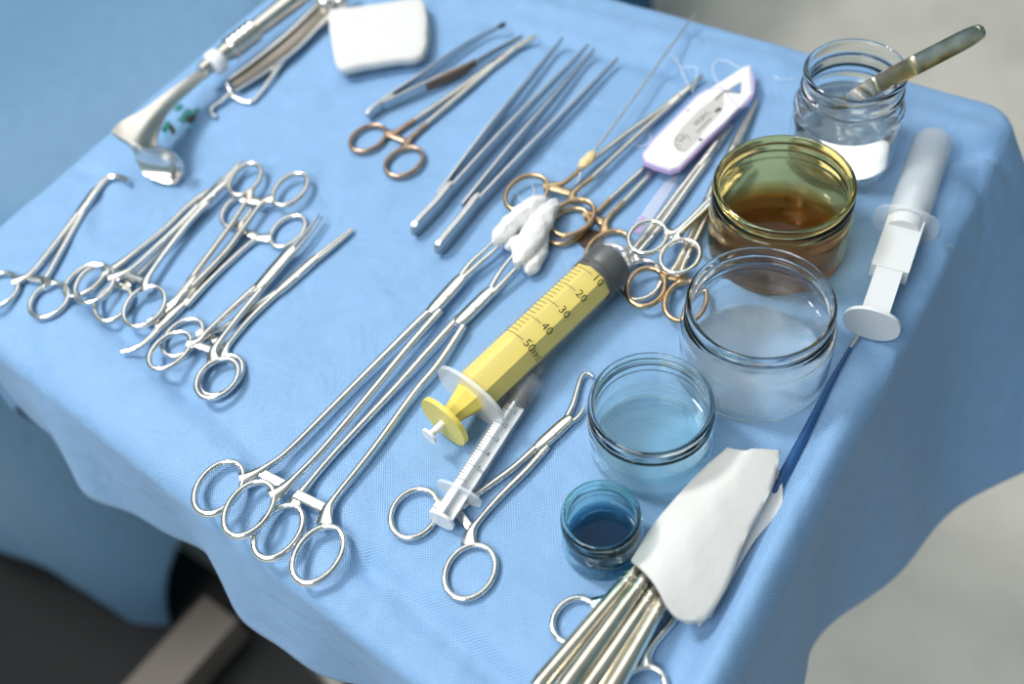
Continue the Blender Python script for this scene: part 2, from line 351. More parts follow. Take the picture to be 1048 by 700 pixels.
# green and black ink print on the drape
TEAL = mat('teal_ink', (0.0, 0.16, 0.15), 0.6); NAVY = mat('black_green_ink', (0.003, 0.012, 0.010), 0.6); PALET = mat('faded_teal_ink', (0.10, 0.42, 0.60), 0.6)
def blot(cx, cy, rx, ry, ang, m, z, sd):
    rnd = random.Random(sd); pts = []
    for k in range(14):
        u = 2*math.pi*k/14; q = rnd.uniform(.7, 1.25); x, y = rx*q*math.cos(u), ry*q*math.sin(u); t = math.radians(ang)
        pts.append((cx+x*math.cos(t)-y*math.sin(t), cy+x*math.sin(t)+y*math.cos(t)))
    w = [W(x, y, z) for x, y in pts]; mb = MB(); mb.add(w, [tuple(range(14))]); return mb.build('ink_print', m, dr, False)
for i, (x, y, rx, ry, an, m, z) in enumerate([(190, 119, 10, 5, -35, TEAL, .20), (171, 129, 7, 4, -60, TEAL, .20), (201, 113, 4, 2.5, -40, TEAL, .2), (183, 110, 5, 3, -30, TEAL, .2), (195, 121, 6, 3.6, -30, NAVY, .32), (176, 132, 3, 5, -20, NAVY, .32),
        (167, 136, 2, 5, 20, PALET, .2), (184, 131, 1.6, 3, 10, PALET, .2), (193, 134, 2.5, 2.5, 0, PALET, .2), (160, 141, 2, 5, 30, PALET, .2), (201, 128, 1.6, 3, 0, PALET, .2), (171, 140, 1.5, 3, 0, PALET, .2)]):
    blot(x, y, rx, ry, an, m, z, 50+i)

# ------------------------------------------------------------------ ringed instruments (clamps, forceps, scissors)
def ringed(name, label, cat, halves, joint=None, bars=(), z=2.2, zj=None, zt=None, m=STEEL, mring=None, group=None, rw=1.55, rh=1.7, sw=1.7, sh=1.7, jw=2.6, goldlen=0, ratchet_w=2.1):
    """halves: dicts with ring=(cx,cy,a,b,ang), shank=[px...], jaw=[px...], optional z offset dz"""
    mring = mring or m; zj = z if zj is None else zj; zt = zj if zt is None else zt
    r0 = halves[0]['ring']; t = thing(name, label, cat, W(r0[0], r0[1], 0), group)
    for hf in halves:
        dz = hf.get('dz', 0); rg = hf.get('ring')
        if rg: ring(*rg, z=z+dz, w=rw, h=rh).build('finger_ring', mring, t)
        sk = hf['shank']; n = len(sk); rows = []
        L = [0]
        for p, q in zip(sk, sk[1:]): L.append(L[-1]+math.dist(p, q))
        for k, p in enumerate(sk):
            u = L[k]/L[-1]
            w = sw*(2.7 if k == 0 else 1.8 if k == 1 and n > 2 else 1.0+.3*u)
            rows.append((p[0], p[1], z+dz+(zj-z-dz)*u, w, sh*(1.05 if k < 2 else 1)))
        if goldlen and n > 2:
            k = hf.get('gold', goldlen); path(rows[:k+1]).build('handle_neck', mring, t); path(rows[k:]).build('shank', m, t)
        else: path(rows).build('shank', m, t)
        jp = hf.get('jaw')
        if jp:
            n = len(jp); jr = []
            for k, p in enumerate(jp):
                u = k/(n-1); jr.append((p[0], p[1], zj+(zt-zj)*u, hf.get('jw', sw*1.1)*(1-.55*u), sh*(1-.45*u)))
            path(jr).build('jaw', m, t)
    if joint:
        (x0, y0), (x1, y1) = joint; k = .18
        bj = path([(x0, y0, zj, jw*.75, sh*1.1), (x0+(x1-x0)*k, y0+(y1-y0)*k, zj, jw, sh*1.25), (x0+(x1-x0)*(1-k), y0+(y1-y0)*(1-k), zj, jw, sh*1.25), (x1, y1, zj, jw*.7, sh*1.1)], e=.5).build('box_joint', m, t)
        c = W((x0+x1)/2, (y0+y1)/2, zj+sh*1.25); lathe([(.0001, -.0003), (.0011, -.0003), (.0011, .00025), (.0008, .0004), (.0001, .0004)], c, seg=16, closed=False).build('pivot_pin', mring, bj)
    for bx in bars:
        (x0, y0), (x1, y1) = bx[:2]; zz = z+(bx[2] if len(bx) > 2 else 0)
        path([(x0, y0, zz, ratchet_w*1.2, sh*.62), (x1, y1, zz, ratchet_w*1.2, sh*.62)], e=.3).build('ratchet', mring, t)
    return t
# long sponge forceps (two) with cotton swabs
ringed('sponge_forceps', 'long polished sponge forceps holding the slimmer cotton tuft, farther from the yellow syringe', 'forceps', [
    dict(ring=(224, 499.5, 31, 19.6, -48), shank=[(246, 491), (259, 486), (276, 476), (298, 459), (356, 401), (420, 337), (446, 312)], jaw=[(468, 288), (480, 271), (494, 258), (509, 243)], dz=0),
    dict(ring=(255, 521, 32.2, 20, -50), shank=[(277, 508), (290, 500), (304, 487), (331, 459), (380, 401), (416, 357), (450, 318)], jaw=[(472, 287), (488, 272), (505, 257), (520, 241)], dz=2.6)],
    joint=((440, 321), (474, 283)), bars=[((266, 484), (293, 498), 0)], z=3.6, zj=5.5, zt=8, m=BRIGHT, sw=1.75, sh=1.8, jw=3.9, rw=1.7, rh=1.9, ratchet_w=2.3)
ringed('sponge_forceps', 'long polished sponge forceps holding the larger cotton tuft, right beside the yellow syringe', 'forceps', [
    dict(ring=(285, 544.5, 31.5, 19.5, -50), shank=[(300, 519), (305, 508), (316, 495), (346, 460), (401, 401), (440, 357), (470, 324)], jaw=[(500, 299), (509, 283), (518, 270), (528, 258)], dz=-.6),
    dict(ring=(325.6, 568, 33, 21, -52), shank=[(332, 537), (335, 522), (344, 508), (382, 460), (424, 402), (448, 373), (474, 334)], jaw=[(503, 302), (514, 290), (530, 273), (546, 256)], dz=.6)],
    joint=((468, 332), (504, 296)), bars=[((303, 506), (333, 521), .6)], z=2.7, zj=4.6, zt=8, m=BRIGHT, sw=1.75, sh=1.8, jw=3.9, rw=1.7, rh=1.9, ratchet_w=2.3)
# curved-tip towel clamp beneath the small syringe
ringed('towel_clamp', 'satin steel clamp with splayed hooked jaws reaching behind the light blue jar', 'clamp', [
    dict(ring=(424, 525.7, 27.5, 21.6, -48), shank=[(446, 516), (458, 521), (470, 521), (488, 506), (524, 480), (553, 454)], jaw=[(578, 431), (586, 415), (591, 398), (595, 386), (601, 382), (607, 386)]),
    dict(ring=(481, 585.6, 30, 23.4, -52), shank=[(480, 558), (482, 545), (490, 533), (512, 508), (540, 480), (560, 457)], jaw=[(580, 433), (588, 430), (594, 424), (598, 417)])],
    joint=((549, 460), (584, 428)), bars=[((468, 524), (484, 544), 0)], z=2.2, zj=2.6, zt=2.2, m=STEEL, sw=1.55, sh=1.6, jw=3.3, rw=1.5, rh=1.6, ratchet_w=1.8)
# hemostats on the left
HG = None
ringed('hemostat', 'curved-tip hemostat lying apart below the spoon blade of the large retractor', 'clamp', [
    dict(ring=(-1, 297, 22, 15, -35), shank=[(14, 288), (24, 285), (34, 278), (57, 249), (82, 216)], jaw=[(90, 206), (101, 190), (111, 181), (123, 180), (132, 185)]),
    dict(ring=(50.5, 307.7, 22, 14.5, -36), shank=[(52, 293), (46, 286), (50, 280), (67, 249), (85, 217)], jaw=[(92, 207), (103, 191), (112, 183), (122, 182), (131, 187)])],
    joint=((80, 221), (99, 194)), bars=[((26, 284), (46, 287))], zt=4, m=STEEL, sw=1.6, jw=2.9)
ringed('hemostat', 'dull straight hemostat lying half hidden under a brighter hemostat', 'clamp', [
    dict(ring=(87, 287, 24, 11.5, -35), shank=[(107, 279), (120, 272), (144, 254), (170, 233), (192, 211), (214, 195)], jaw=[(226, 186), (238, 174), (247, 163)]),
    dict(ring=(116, 310.5, 21.5, 14.5, -45), shank=[(126, 297), (134, 287), (152, 270), (180, 240), (210, 205)], jaw=[(226, 189), (236, 179), (241, 170)])],
    joint=((206, 208), (230, 183)), bars=[((118, 279), (136, 287))], z=2.0, m=SATIN, sw=1.5, sh=1.5, jw=2.2)
ringed('hemostat', 'bright straight hemostat laid on top of another, rings toward the table front', 'clamp', [
    dict(ring=(97, 291, 23, 15.5, -42), shank=[(112, 284), (126, 280), (138, 273), (165, 248), (188, 226), (208, 205)], jaw=[(226, 190), (236, 178), (246, 165)]),
    dict(ring=(148, 314, 24.5, 16.5, -43), shank=[(149, 299), (148, 291), (156, 277), (180, 244), (199, 221), (212, 208)], jaw=[(228, 192), (238, 181), (243, 170)])],
    joint=((204, 212), (232, 186)), bars=[((124, 279), (151, 289))], z=6.0, zj=6.2, zt=6.0, m=BRIGHT, sw=1.7, jw=2.6, rw=1.5)
ringed('hemostat', 'hemostat turned rings toward the tweezers, lying over its curved-point twin', 'clamp', [
    dict(ring=(251, 183.7, 19.5, 12.3, -45), shank=[(254, 197), (255, 204), (250, 210), (236, 231), (213, 262), (193, 289)], jaw=[(184, 303), (168, 318), (149, 331)]),
    dict(ring=(297, 194, 21, 12.3, -40), shank=[(280, 203), (271, 206), (264, 213), (248, 235), (230, 259), (197, 293)], jaw=[(186, 305), (170, 320), (150, 333)])],
    joint=((200, 284), (180, 309)), bars=[((248, 204), (270, 207))], z=6.2, zj=5.0, zt=2.6, m=SATIN, sw=1.5, jw=2.2)
ringed('hemostat', 'hemostat turned rings toward the tweezers, ending in a long curved point', 'clamp', [
    dict(ring=(242, 217, 18, 11.5, -45), shank=[(244, 228), (246, 236), (243, 245), (222, 268), (206, 288), (186, 311)], jaw=[(164, 333), (157, 342), (147, 351), (136, 357), (124, 360)]),
    dict(ring=(294.6, 237, 20.5, 12.3, -38), shank=[(278, 243), (267, 244), (258, 248), (236, 267), (211, 291), (190, 314)], jaw=[(165, 334), (158, 343), (148, 352), (137, 358), (125, 361)])],
    joint=((192, 306), (161, 337)), bars=[((246, 236), (268, 244))], z=2.0, m=STEEL, sw=1.55, jw=3.3)
ringed('hemostat', 'broad-jawed clamp lying over the last ringed clamp, loop tip with dark slit', 'clamp', [
    dict(ring=(174, 359, 25, 14, -38), shank=[(192, 352), (202, 350), (212, 340), (237, 316), (266, 290)], jaw=[(293, 262), (310, 242), (327, 220)], jw=1.0),
    dict(ring=(222.5, 387.5, 24.5, 16.5, -40), shank=[(219, 370), (218, 360), (226, 348), (245, 323), (269, 294)], jaw=[(297, 264), (314, 244), (330, 222)], jw=1.0)],
    joint=((264, 296), (300, 254)), bars=[((199, 352), (221, 360))], z=6.0, zj=6.0, zt=5.0, m=STEEL, sw=1.6, jw=3.8)
ringed('hemostat', 'straight clamp under the broad-jawed one, long slender open jaw', 'clamp', [
    dict(ring=(187, 346, 24, 14.5, -40), shank=[(204, 340), (212, 341), (226, 337), (242, 327), (262, 313), (288, 296)], jaw=[(320, 266), (340, 250), (360, 234)]),
    dict(ring=(226.5, 384.5, 25, 16.5, -40), shank=[(228, 367), (230, 359), (236, 350), (257, 325), (287, 297)], jaw=[(322, 268), (342, 252), (361, 236)])],
    joint=((284, 300), (325, 263)), bars=[((214, 344), (232, 357))], z=2.0, m=STEEL, sw=1.6, jw=2.9)
# bronzed needle holder near the gauze pad
ringed('needle_holder', 'slim needle holder with bronzed ring handles below the brown-gripped tweezers', 'needle holder', [
    dict(ring=(376.5, 142, 19.5, 11.7, -25), shank=[(394, 137), (402, 137), (411, 132), (424, 123), (468, 93), (512, 60)], jaw=[(522, 52), (534, 44), (547, 36)]),
    dict(ring=(413.5, 166, 20.5, 13, -27), shank=[(416, 153), (416, 147), (424, 138), (436, 127), (484, 86), (514, 60)], jaw=[(523, 53), (535, 46), (548, 38)])],
    joint=((503, 69), (528, 49)), bars=[((396, 137), (419, 146))], z=2.4, zt=3, m=SATIN, mring=COPPER, goldlen=3, sw=1.6, jw=2.3, rw=1.3, rh=2.0, ratchet_w=1.7)
ringed('needle_holder', 'gilt-ringed needle holder with wax and thread tied round its shank', 'needle holder', [
    dict(ring=(539, 198, 23.5, 16.5, -30), shank=[(556, 191), (566, 190), (578, 187), (592, 175), (640, 138), (678, 111), (694, 98)], jaw=[(702, 93), (710, 85), (719, 77)]),
    dict(ring=(585.8, 223, 24, 16.2, -30), shank=[(586, 207), (586, 199), (592, 193), (606, 182), (650, 141), (680, 114), (696, 100)], jaw=[(704, 94), (711, 86), (719, 79)])],
    joint=((684, 108), (708, 88)), bars=[((562, 191), (588, 199))], z=6.0, zj=3.0, zt=2.4, m=SATIN, mring=GOLD, goldlen=3, sw=1.45, sh=1.6, jw=1.9, rw=1.4, rh=1.9, ratchet_w=2.0)
ringed('needle_holder', 'gilt-ringed needle holder whose jaws go under the suture packet', 'needle holder', [
    dict(ring=(581, 232, 24, 15.5, -32), shank=[(597, 221), (604, 219), (612, 216), (624, 204), (655, 176), (686, 148)], jaw=[(696, 138), (704, 131), (712, 124)]),
    dict(ring=(622, 255, 24, 15.5, -30), shank=[(620, 239), (619, 230), (624, 221), (638, 207), (664, 180), (690, 152)], jaw=[(698, 142), (706, 133), (713, 126)])],
    joint=((682, 154), (700, 136)), bars=[((599, 219), (621, 229))], z=2.2, zj=2.6, zt=2.4, m=SATIN, mring=GOLD, goldlen=3, sw=1.4, sh=1.5, jw=1.9, rw=1.4, rh=1.9, ratchet_w=2.0)
# silver needle holders by the amber jar
ringed('needle_holder', 'long twin-shaft needle holder running under the suture packet, rings behind the stopper', 'needle holder', [
    dict(ring=(621, 271, 22, 18, -35), shank=[(637, 262), (644, 260), (651, 252), (672, 226), (700, 189), (722, 160)], jaw=[(728, 152), (738, 139), (747, 128)], jw=2.4),
    dict(ring=(655, 287, 22.5, 19, -35), shank=[(652, 269), (650, 263), (656, 256), (678, 229), (704, 192), (725, 163)], jaw=[(730, 154), (740, 141), (749, 130)], jw=2.4)],
    joint=((716, 170), (735, 144)), bars=[], z=2.3, zj=2.9, zt=2.4, m=STEEL, sw=1.8, sh=2.0, jw=2.9, rw=1.5)
ringed('needle_holder', 'needle holder with bright rings, shaft slanting to the left wall of the amber jar', 'needle holder', [
    dict(ring=(662.7, 243, 20, 16, -22), shank=[(681, 238), (690, 239), (702, 229), (718, 213), (734, 197), (744, 186)], jaw=[(750, 180), (758, 171), (766, 162)]),
    dict(ring=(696, 262.7, 21, 16.3, -25), shank=[(694, 246), (694, 240), (704, 231), (720, 216), (736, 199), (746, 188)], jaw=[(752, 182), (760, 173), (767, 164)])],
    joint=((738, 194), (755, 175)), bars=[], z=10.2, zj=8.4, zt=6.4, m=BRIGHT, sw=1.7, sh=1.9, jw=2.5, rw=1.4)
ringed('needle_holder', 'needle holder with worn gilt rings beside the clear jar, pointed tip past the amber jar', 'needle holder', [
    dict(ring=(661, 294, 21, 18, -45), shank=[(676, 283), (685, 281), (693, 270), (706, 242), (720, 212), (742, 165)], jaw=[(750, 150), (762, 126), (774, 103)], jw=2.2),
    dict(ring=(700, 308, 22, 18, -45), shank=[(699, 290), (696, 283), (700, 270), (713, 243), (726, 213), (745, 167)], jaw=[(753, 151), (764, 128), (775, 104)], jw=2.2)],
    joint=((736, 182), (752, 148)), bars=[((682, 282), (700, 285))], z=6.3, zj=3.6, zt=2.6, m=SATIN, mring=GOLD, goldlen=1, sw=1.7, sh=1.9, jw=2.7, rw=1.5)
# ring handles under the steel rods
ringed('scissors', 'ring-handled scissors lying under the steel rods and gauze', 'scissors', [
    dict(ring=(588, 635, 25, 20.5, -45), shank=[(606, 622), (618, 616), (640, 606), (680, 578), (714, 545)], jaw=[(726, 532), (738, 520), (752, 504)]),
    dict(ring=(657, 706, 26, 21, -45), shank=[(659, 682), (660, 672), (670, 657), (690, 632), (706, 600), (716, 560)], jaw=[(728, 534), (740, 522), (753, 506)])],
    joint=((710, 552), (722, 537)), bars=[((652, 664), (662, 672))], z=2.2, m=BRIGHT, sw=1.8, sh=1.7, jw=2.6)

# ------------------------------------------------------------------ tweezers lying on their sides
def tweezers(label, end, arms, hmax=4.6, m=BLUESTEEL, grips=(), plate=None, tip=None):
    t = thing('tissue_forceps', label, 'tweezers', W(end[0][0], end[0][1], 0))
    path([(x, y, hmax, w, min(h, hmax*.97)) for (x, y, w, h) in end], e=.3, n=12).build('spring_end', m, t, auto=28)
    for arm in arms:
        L = [0]
        for p, q in zip(arm, arm[1:]): L.append(L[-1]+math.dist(p, q))
        rows = []
        for p, l in zip(arm, L):
            u = l/L[-1]; h = hmax*(.80+.12*math.sin(math.pi*min(u/.6, 1))) if u < .45 else hmax*(.885-.66*((u-.45)/.55)); rows.append((p[0], p[1], hmax-(hmax*.35)*max(0, u-.5)*2*.6, 1.0-.35*u, max(h, 1.0)))
        path(rows, e=.2, n=12).build('arm', m, t, auto=28)
    if tip: path(tip).build('jaw_tip', BLACKRUB, t)
    for g in grips: path([(x, y, hmax, w, h) for (x, y, w, h) in g], e=.4).build('textured_grip', BROWNGRIP, t)
    if plate: path([(x, y, hmax, w, h) for (x, y, w, h) in plate], e=.4).build('grip_plate', STEEL, t)
    return t
tweezers('tweezers with brown textured grip beside the white gauze pad', [(376, 119, 1.2, 2.4), (382, 114, 1.8, 4.0), (394, 106, 1.5, 4.0), (404, 101, 1.2, 3.9)],
         [[(392, 105), (430, 81), (462, 57), (490, 39), (514, 26)], [(392, 109), (434, 90), (460, 77), (486, 65), (506, 53), (534, 37)]],
         tip=[(510, 28, 4.0, 1.1, 1.3), (514, 26, 4.0, 1.7, 1.7), (517, 24, 4.0, 1.0, 1.2)], grips=[[(436, 89, 1.15, 3.3), (448, 84, 1.35, 3.9), (470, 74, 1.35, 3.8), (487, 64, 1.0, 2.9)]])
tweezers('long plain tweezers lying between the needle holder and the matching pair', [(422, 238, 1.2, 2.6), (428, 231, 2.2, 5.2), (446, 212, 2.3, 5.8), (458, 197, 2.6, 5.6), (463, 191, 1.2, 4.8)],
         [[(448, 203), (500, 134), (540, 84), (576, 39)], [(455, 203), (500, 154), (546, 105), (578, 72), (602, 46)]],
         hmax=5.2)
tweezers('long plain tweezers lying nearest the gilt-ringed needle holder and cotton', [(446, 257, 1.2, 2.6), (453, 250, 2.2, 5.2), (474, 225, 2.3, 5.8), (486, 209, 2.6, 5.6), (491, 203, 1.2, 4.8)],
         [[(474, 213), (520, 157), (565, 103), (608, 51)], [(482, 216), (534, 162), (584, 110), (632, 60)]],
         hmax=5.2)

# tweezers standing in the back water jar
B_ = W(889, 91, 56); T_ = W(1006, 31, 116); d_ = (T_-B_).normalized(); S_ = B_ - d_*((B_.z-TZ-.012)/d_.z)
tw = thing('tissue_forceps', 'tarnished tweezers with ribbed grip standing in the clear jar', 'tweezers', S_)
camdir = (Vector((0, 0, TZ+HC))-T_).normalized(); wd_ = d_.cross(camdir).normalized(); nn = wd_.cross(d_).normalized()
Lt = (T_-S_).length
def flatbar(rows, m, name, parent, off=0.0):
    """rows (distance from start, half width, half thickness) along d_"""
    rs = catmull(rows, 4); mb = MB(); P = [S_+d_*r[0]+nn*(off+(r[3] if len(r) > 3 else 0)) for r in rs]
    return sweep(P, [r[1] for r in rs], [r[2] for r in rs], n=12, e=.45, up=nn, mb=mb).build(name, m, parent)
flatbar([(0, .0010, .0006, .0008), (.03, .0022, .0007, .0016), (Lt*.45, .0048, .0008, .0028), (Lt*.68, .0052, .0009, .0026), (Lt*.80, .0050, .0012, .0014), (Lt*.93, .0048, .0013, .0008), (Lt-.002, .0036, .0011, .0006), (Lt, .0018, .0009, .0005)], DARKSTEEL, 'arm', tw)
flatbar([(0, .0010, .0006, -.0008), (.03, .0022, .0007, -.0018), (Lt*.45, .0048, .0008, -.0042), (Lt*.68, .0052, .0009, -.0036), (Lt*.80, .0050, .0012, -.0018), (Lt*.93, .0048, .0013, -.0010), (Lt-.002, .0036, .0011, -.0006), (Lt, .0018, .0009, -.0005)], DARKSTEEL, 'arm', tw)
for k in range(13):
    c = S_+d_*(Lt*.34+k*.0017)+nn*.0040; hw = .0034+.0012*k/13
    box(c, wd_*hw, d_*.00045, nn*.0006).build('grip_rib', BRIGHT, tw, False)
box(S_+d_*(Lt*.695)+nn*.0038, wd_*.0052, d_*.0008, nn*.0009).build('step_ridge', BRIGHT, tw, False)
for sgn in (-1, 1):
    box(S_+d_*(Lt*.60)+nn*.0039+wd_*(sgn*.0046), wd_*.0005, d_*(Lt*.09), nn*.0005).build('edge_rail', BRIGHT, tw, False)

# ------------------------------------------------------------------ large retractor with spoon blade
rt = thing('retractor', 'large steel retractor with ridged tubular handle and broad bent blade', 'retractor', W(176, 188, 0))
H0 = W(206, 73, 17); H1 = W(330, -22, 17)
hd = (H1-H0).normalized(); Lh = (H1-H0).length
rows = [(.0, .0050), (.02, .0056), (.024, .0066)]
for k in range(5):
    s0 = .026+k*.0052; rows += [(s0, .0064), (s0+.0018, .0082), (s0+.0034, .0082), (s0+.0046, .0064)]
rows += [(.056, .0066), (Lh*.7, .0072), (Lh, .0070)]
lathe([(r, s) for s, r in rows], H0, hd, 28, False).build('handle', SATIN, rt, auto=50)
lathe([(.0062, -.003), (.0085, -.001), (.0085, .005), (.0062, .007)], W(219, 65, 17), hd, 24, False).build('collar', mat('white_enamel', (.85, .85, .86), .3), rt)
def sheet(sections, name, m, parent, thick=1.2, sub=5, sag=None):
    """sections: (left (x,y,z), right (x,y,z), sag mm) lofted to a curved plate"""
    rs = catmull([tuple(map(float, (*l, *r, s))) for l, r, s in sections], sub); V = []; K = 12; mb = MB()
    for r in rs:
        L, R = W(*r[0:3]), W(*r[3:6])
        for k in range(K+1):
            t = k/K; p = L.lerp(R, t); p = p-Vector((0, 0, r[6]*.001*4*t*(1-t))); V.append(p)
    n = len(rs); top = V; bot = []
    for i in range(n):
        for k in range(K+1):
            a = V[min(i+1, n-1)*(K+1)+k]-V[max(i-1, 0)*(K+1)+k]; b = V[i*(K+1)+min(k+1, K)]-V[i*(K+1)+max(k-1, 0)]
            nrm = a.cross(b); nrm = nrm.normalized() if nrm.length > 1e-12 else Vector((0, 0, 1)); bot.append(V[i*(K+1)+k]-nrm*(thick*.001))
    N = len(V); F = []
    for i in range(n-1):
        for k in range(K):
            q = (i*(K+1)+k, (i+1)*(K+1)+k, (i+1)*(K+1)+k+1, i*(K+1)+k+1); F.append(q); F.append(tuple(x+N for x in q[::-1]))
    for k in range(K):
        for i in (0, n-1): a = i*(K+1)+k; F.append((a, a+1, a+1+N, a+N))
    for i in range(n-1):
        for k in (0, K): a = i*(K+1)+k; b = a+K+1; F.append((a, b, b+N, a+N))
    mb.add(V+bot, F); return mb.build(name, m, parent, auto=60)
sheet([((208, 68, 19), (214, 76, 19), 0), ((176, 90, 22), (187, 99, 22), .5), ((148, 111, 26), (168, 120, 26), 2), ((124, 124, 31), (160, 140, 31), 5), ((114, 134, 33), (161, 151, 33), 6)], 'blade', SATIN, rt, 1.3)
sheet([((114, 134, 33), (161, 151, 33), 6), ((118, 140, 30), (166, 152, 30), 5), ((134, 152, 23), (178, 158, 22), 3), ((140, 166, 13), (186, 168, 12), 2), ((148, 179, 6), (186, 179, 6), 1), ((164, 186, 3.5), (179, 188, 3.5), .5)], 'spoon_lip', SATIN, rt, 1.3)
path([(150, 149, 24, .6, .8), (168, 156, 21, 1.0, 1.4), (175, 168, 12, 1.2, 1.6), (176, 184, 4.5, .8, 1.0)]).build('blade_ridge', SATIN, rt)

# hinged wire retractor beside it
wt = thing('wire_retractor', 'hinged wire retractor with flat taupe bar and hooked end beside the tubular handle', 'retractor', W(236, 96, 0))
sheet([((234, 82, 5), (240, 91, 5), 0), ((263, 63, 5.5), (272, 73, 5.5), .6), ((300, 35, 6), (308, 46, 6), .6), ((328, 5, 6.5), (335, 14, 6.5), 0)], 'flat_bar', mat('taupe_steel', (.42, .37, .32), .35, 1), wt, 2.2)
path([(234, 82, 8.5, 1.3, 1.2), (262, 61, 9, 1.6, 1.3), (296, 33, 9.5, 2.0, 1.4), (327, 2, 10, 2.2, 1.5)]).build('upper_rail', STEEL, wt)
path([(241, 93, 4, 1.2, 1.2), (275, 72, 5, 1.3, 1.3), (306, 48, 6, 1.4, 1.4), (336, 16, 7, 1.6, 1.5)]).build('lower_rail', STEEL, wt)
path([(232, 82, 9, 1.1, 1.1), (234, 90, 5, 1.3, 1.2), (238, 98, 3, 1.4, 1.3), (249, 104, 1.6, 1.5, 1.4), (258, 104, 1.6, 1.5, 1.4), (266, 96, 2, 1.4, 1.4), (290, 63, 4, 1.4, 1.4), (309, 44, 5.5, 1.5, 1.4), (336, 18, 7, 1.6, 1.5)]).build('wire_arm', STEEL, wt)
path([(236, 95, 4, 1.4, 1.2), (226, 104, 3.5, 1.5, 1.2), (217, 110, 3, 1.6, 1.2), (216, 116, 2.5, 1.6, 1.2), (221, 120, 1.8, 1.8, 1.4)]).build('hook', STEEL, wt)
for (x, y, r) in ((334, 4, .0065), (349, 2, .006)):
    lathe([(.0001, -.004), (r, -.004), (r*1.05, 0), (r, .004), (r*.7, .006), (.0001, .0062)], W(x, y, 8), seg=22, closed=False).build('hinge_knob', STEEL, wt)
path([(330, 8, 8, 3.2, 2), (345, 3, 8, 2.6, 2), (362, -8, 8, 2.2, 1.8)]).build('hinge_block', SATIN, wt)

# ------------------------------------------------------------------ folded gauze
def pad(parent, name, outline, z0, z1, m=GAUZE, rnd=1, puff=1.0):
    """soft folded cloth: rounded outline (pixels at the top plane), bulging side, gently domed top"""
    pts = catmull(outline, 6, True); c = W(sum(p[0] for p in pts)/len(pts), sum(p[1] for p in pts)/len(pts), z1); n = len(pts); V = []; F = []
    top = [W(x, y, z1) for x, y in pts]; rg = random.Random(rnd); wob = [rg.uniform(-1, 1)*.0004 for _ in range(n)]
    lev = [(.965, 0.0), (1.0, .25), (1.01, .6), (.985, .9), (.94, 1.0), (.8, 1.0), (.6, 1.0), (.3, 1.0)]
    for f, h in lev:
        for k, p in enumerate(top):
            q = c+(p-c)*f; z = z0+(z1-z0)*h
            bumpz = (math.sin(q.x*310+rnd)*math.sin(q.y*270+rnd*2))*.35*puff if h >= 1 and f < .9 else 0
            V.append(Vector((q.x+wob[k], q.y-wob[k], TZ+(z+bumpz)*.001)))
    for i in range(len(lev)-1):
        for k in range(n): l = (k+1) % n; F.append((i*n+k, i*n+l, (i+1)*n+l, (i+1)*n+k))
    V.append(Vector((c.x, c.y, TZ+(z1)*.001))); b = (len(lev)-1)*n
    for k in range(n): F.append((b+k, b+(k+1) % n, len(V)-1))
    F.append(tuple(range(n))[::-1])
    return MB().add(V, F).build(name, m, parent)
gp_ = thing('gauze_pad', 'thick folded white gauze pad beside the tweezers with brown grip', 'gauze', W(388, 40, 0))
pad(gp_, 'gauze_fold', [(339, 16), (360, 12), (400, 7), (430, 3), (436, 14), (439, 36), (432, 58), (404, 63), (370, 69), (349, 71), (341, 52), (338, 30)], 0, 5, rnd=3)
pad(gp_, 'gauze_fold', [(337, 10), (360, 6), (400, 1), (427, -3), (435, 6), (437, 30), (431, 55), (404, 60), (372, 65), (347, 68), (340, 48), (337, 26)], 5, 12, rnd=4)

# cotton tufts held by the sponge forceps
def tuft(label, pts, seed, extra=()):
    t = thing('cotton_swab', label, 'cotton swab', W(pts[0][0], pts[0][1], 0)); rg = random.Random(seed)
    for i, pp in enumerate([pts, *extra]):
        rows = catmull([tuple(map(float, r)) for r in pp], 6); P = [W(r[0], r[1], r[2]) for r in rows]; mb = sweep(P, [r[3]*.001 for r in rows], [r[4]*.001 for r in rows], n=22, e=1)
        for k, v in enumerate(mb.v):
            mb.v[k] = v+Vector((math.sin(v.x*900+seed)+rg.uniform(-.5, .5), math.cos(v.y*800+seed*2)+rg.uniform(-.5, .5), math.sin(v.x*700-v.y*900)+rg.uniform(-.5, .5)))*.00045
        mb.build('cotton_wool', COTTON, t)
    return t
tuft('slim white cotton tuft gripped by the sponge forceps farther from the yellow syringe', [(505, 251, 9, 1.5, 1.5), (511, 243, 9.5, 5.0, 4), (522, 231, 10, 6.2, 5), (536, 219, 10, 6.8, 5.4), (549, 209, 9.5, 5.6, 5), (557, 203, 9, 2.2, 2)], 3)
tuft('larger ragged cotton tuft gripped by the forceps beside the syringe', [(528, 270, 9, 2.0, 2), (535, 258, 10, 7.0, 5), (546, 240, 11, 7.8, 6), (556, 224, 10.5, 6.6, 5.5), (565, 211, 9.5, 4.6, 4), (569, 206, 9, 1.6, 1.6)], 8,
     extra=[[(540, 281, 4.5, 1.5, 1.5), (543, 274, 5, 5.0, 4), (550, 258, 5.5, 5.5, 4.5), (556, 242, 6, 4, 3.5), (558, 234, 7, 1.5, 1.5)], [(517, 254, 5, 1.2, 1.2), (522, 251, 6, 3.2, 3), (532, 246, 7, 3.5, 3), (540, 240, 8, 1.5, 1.5)]])

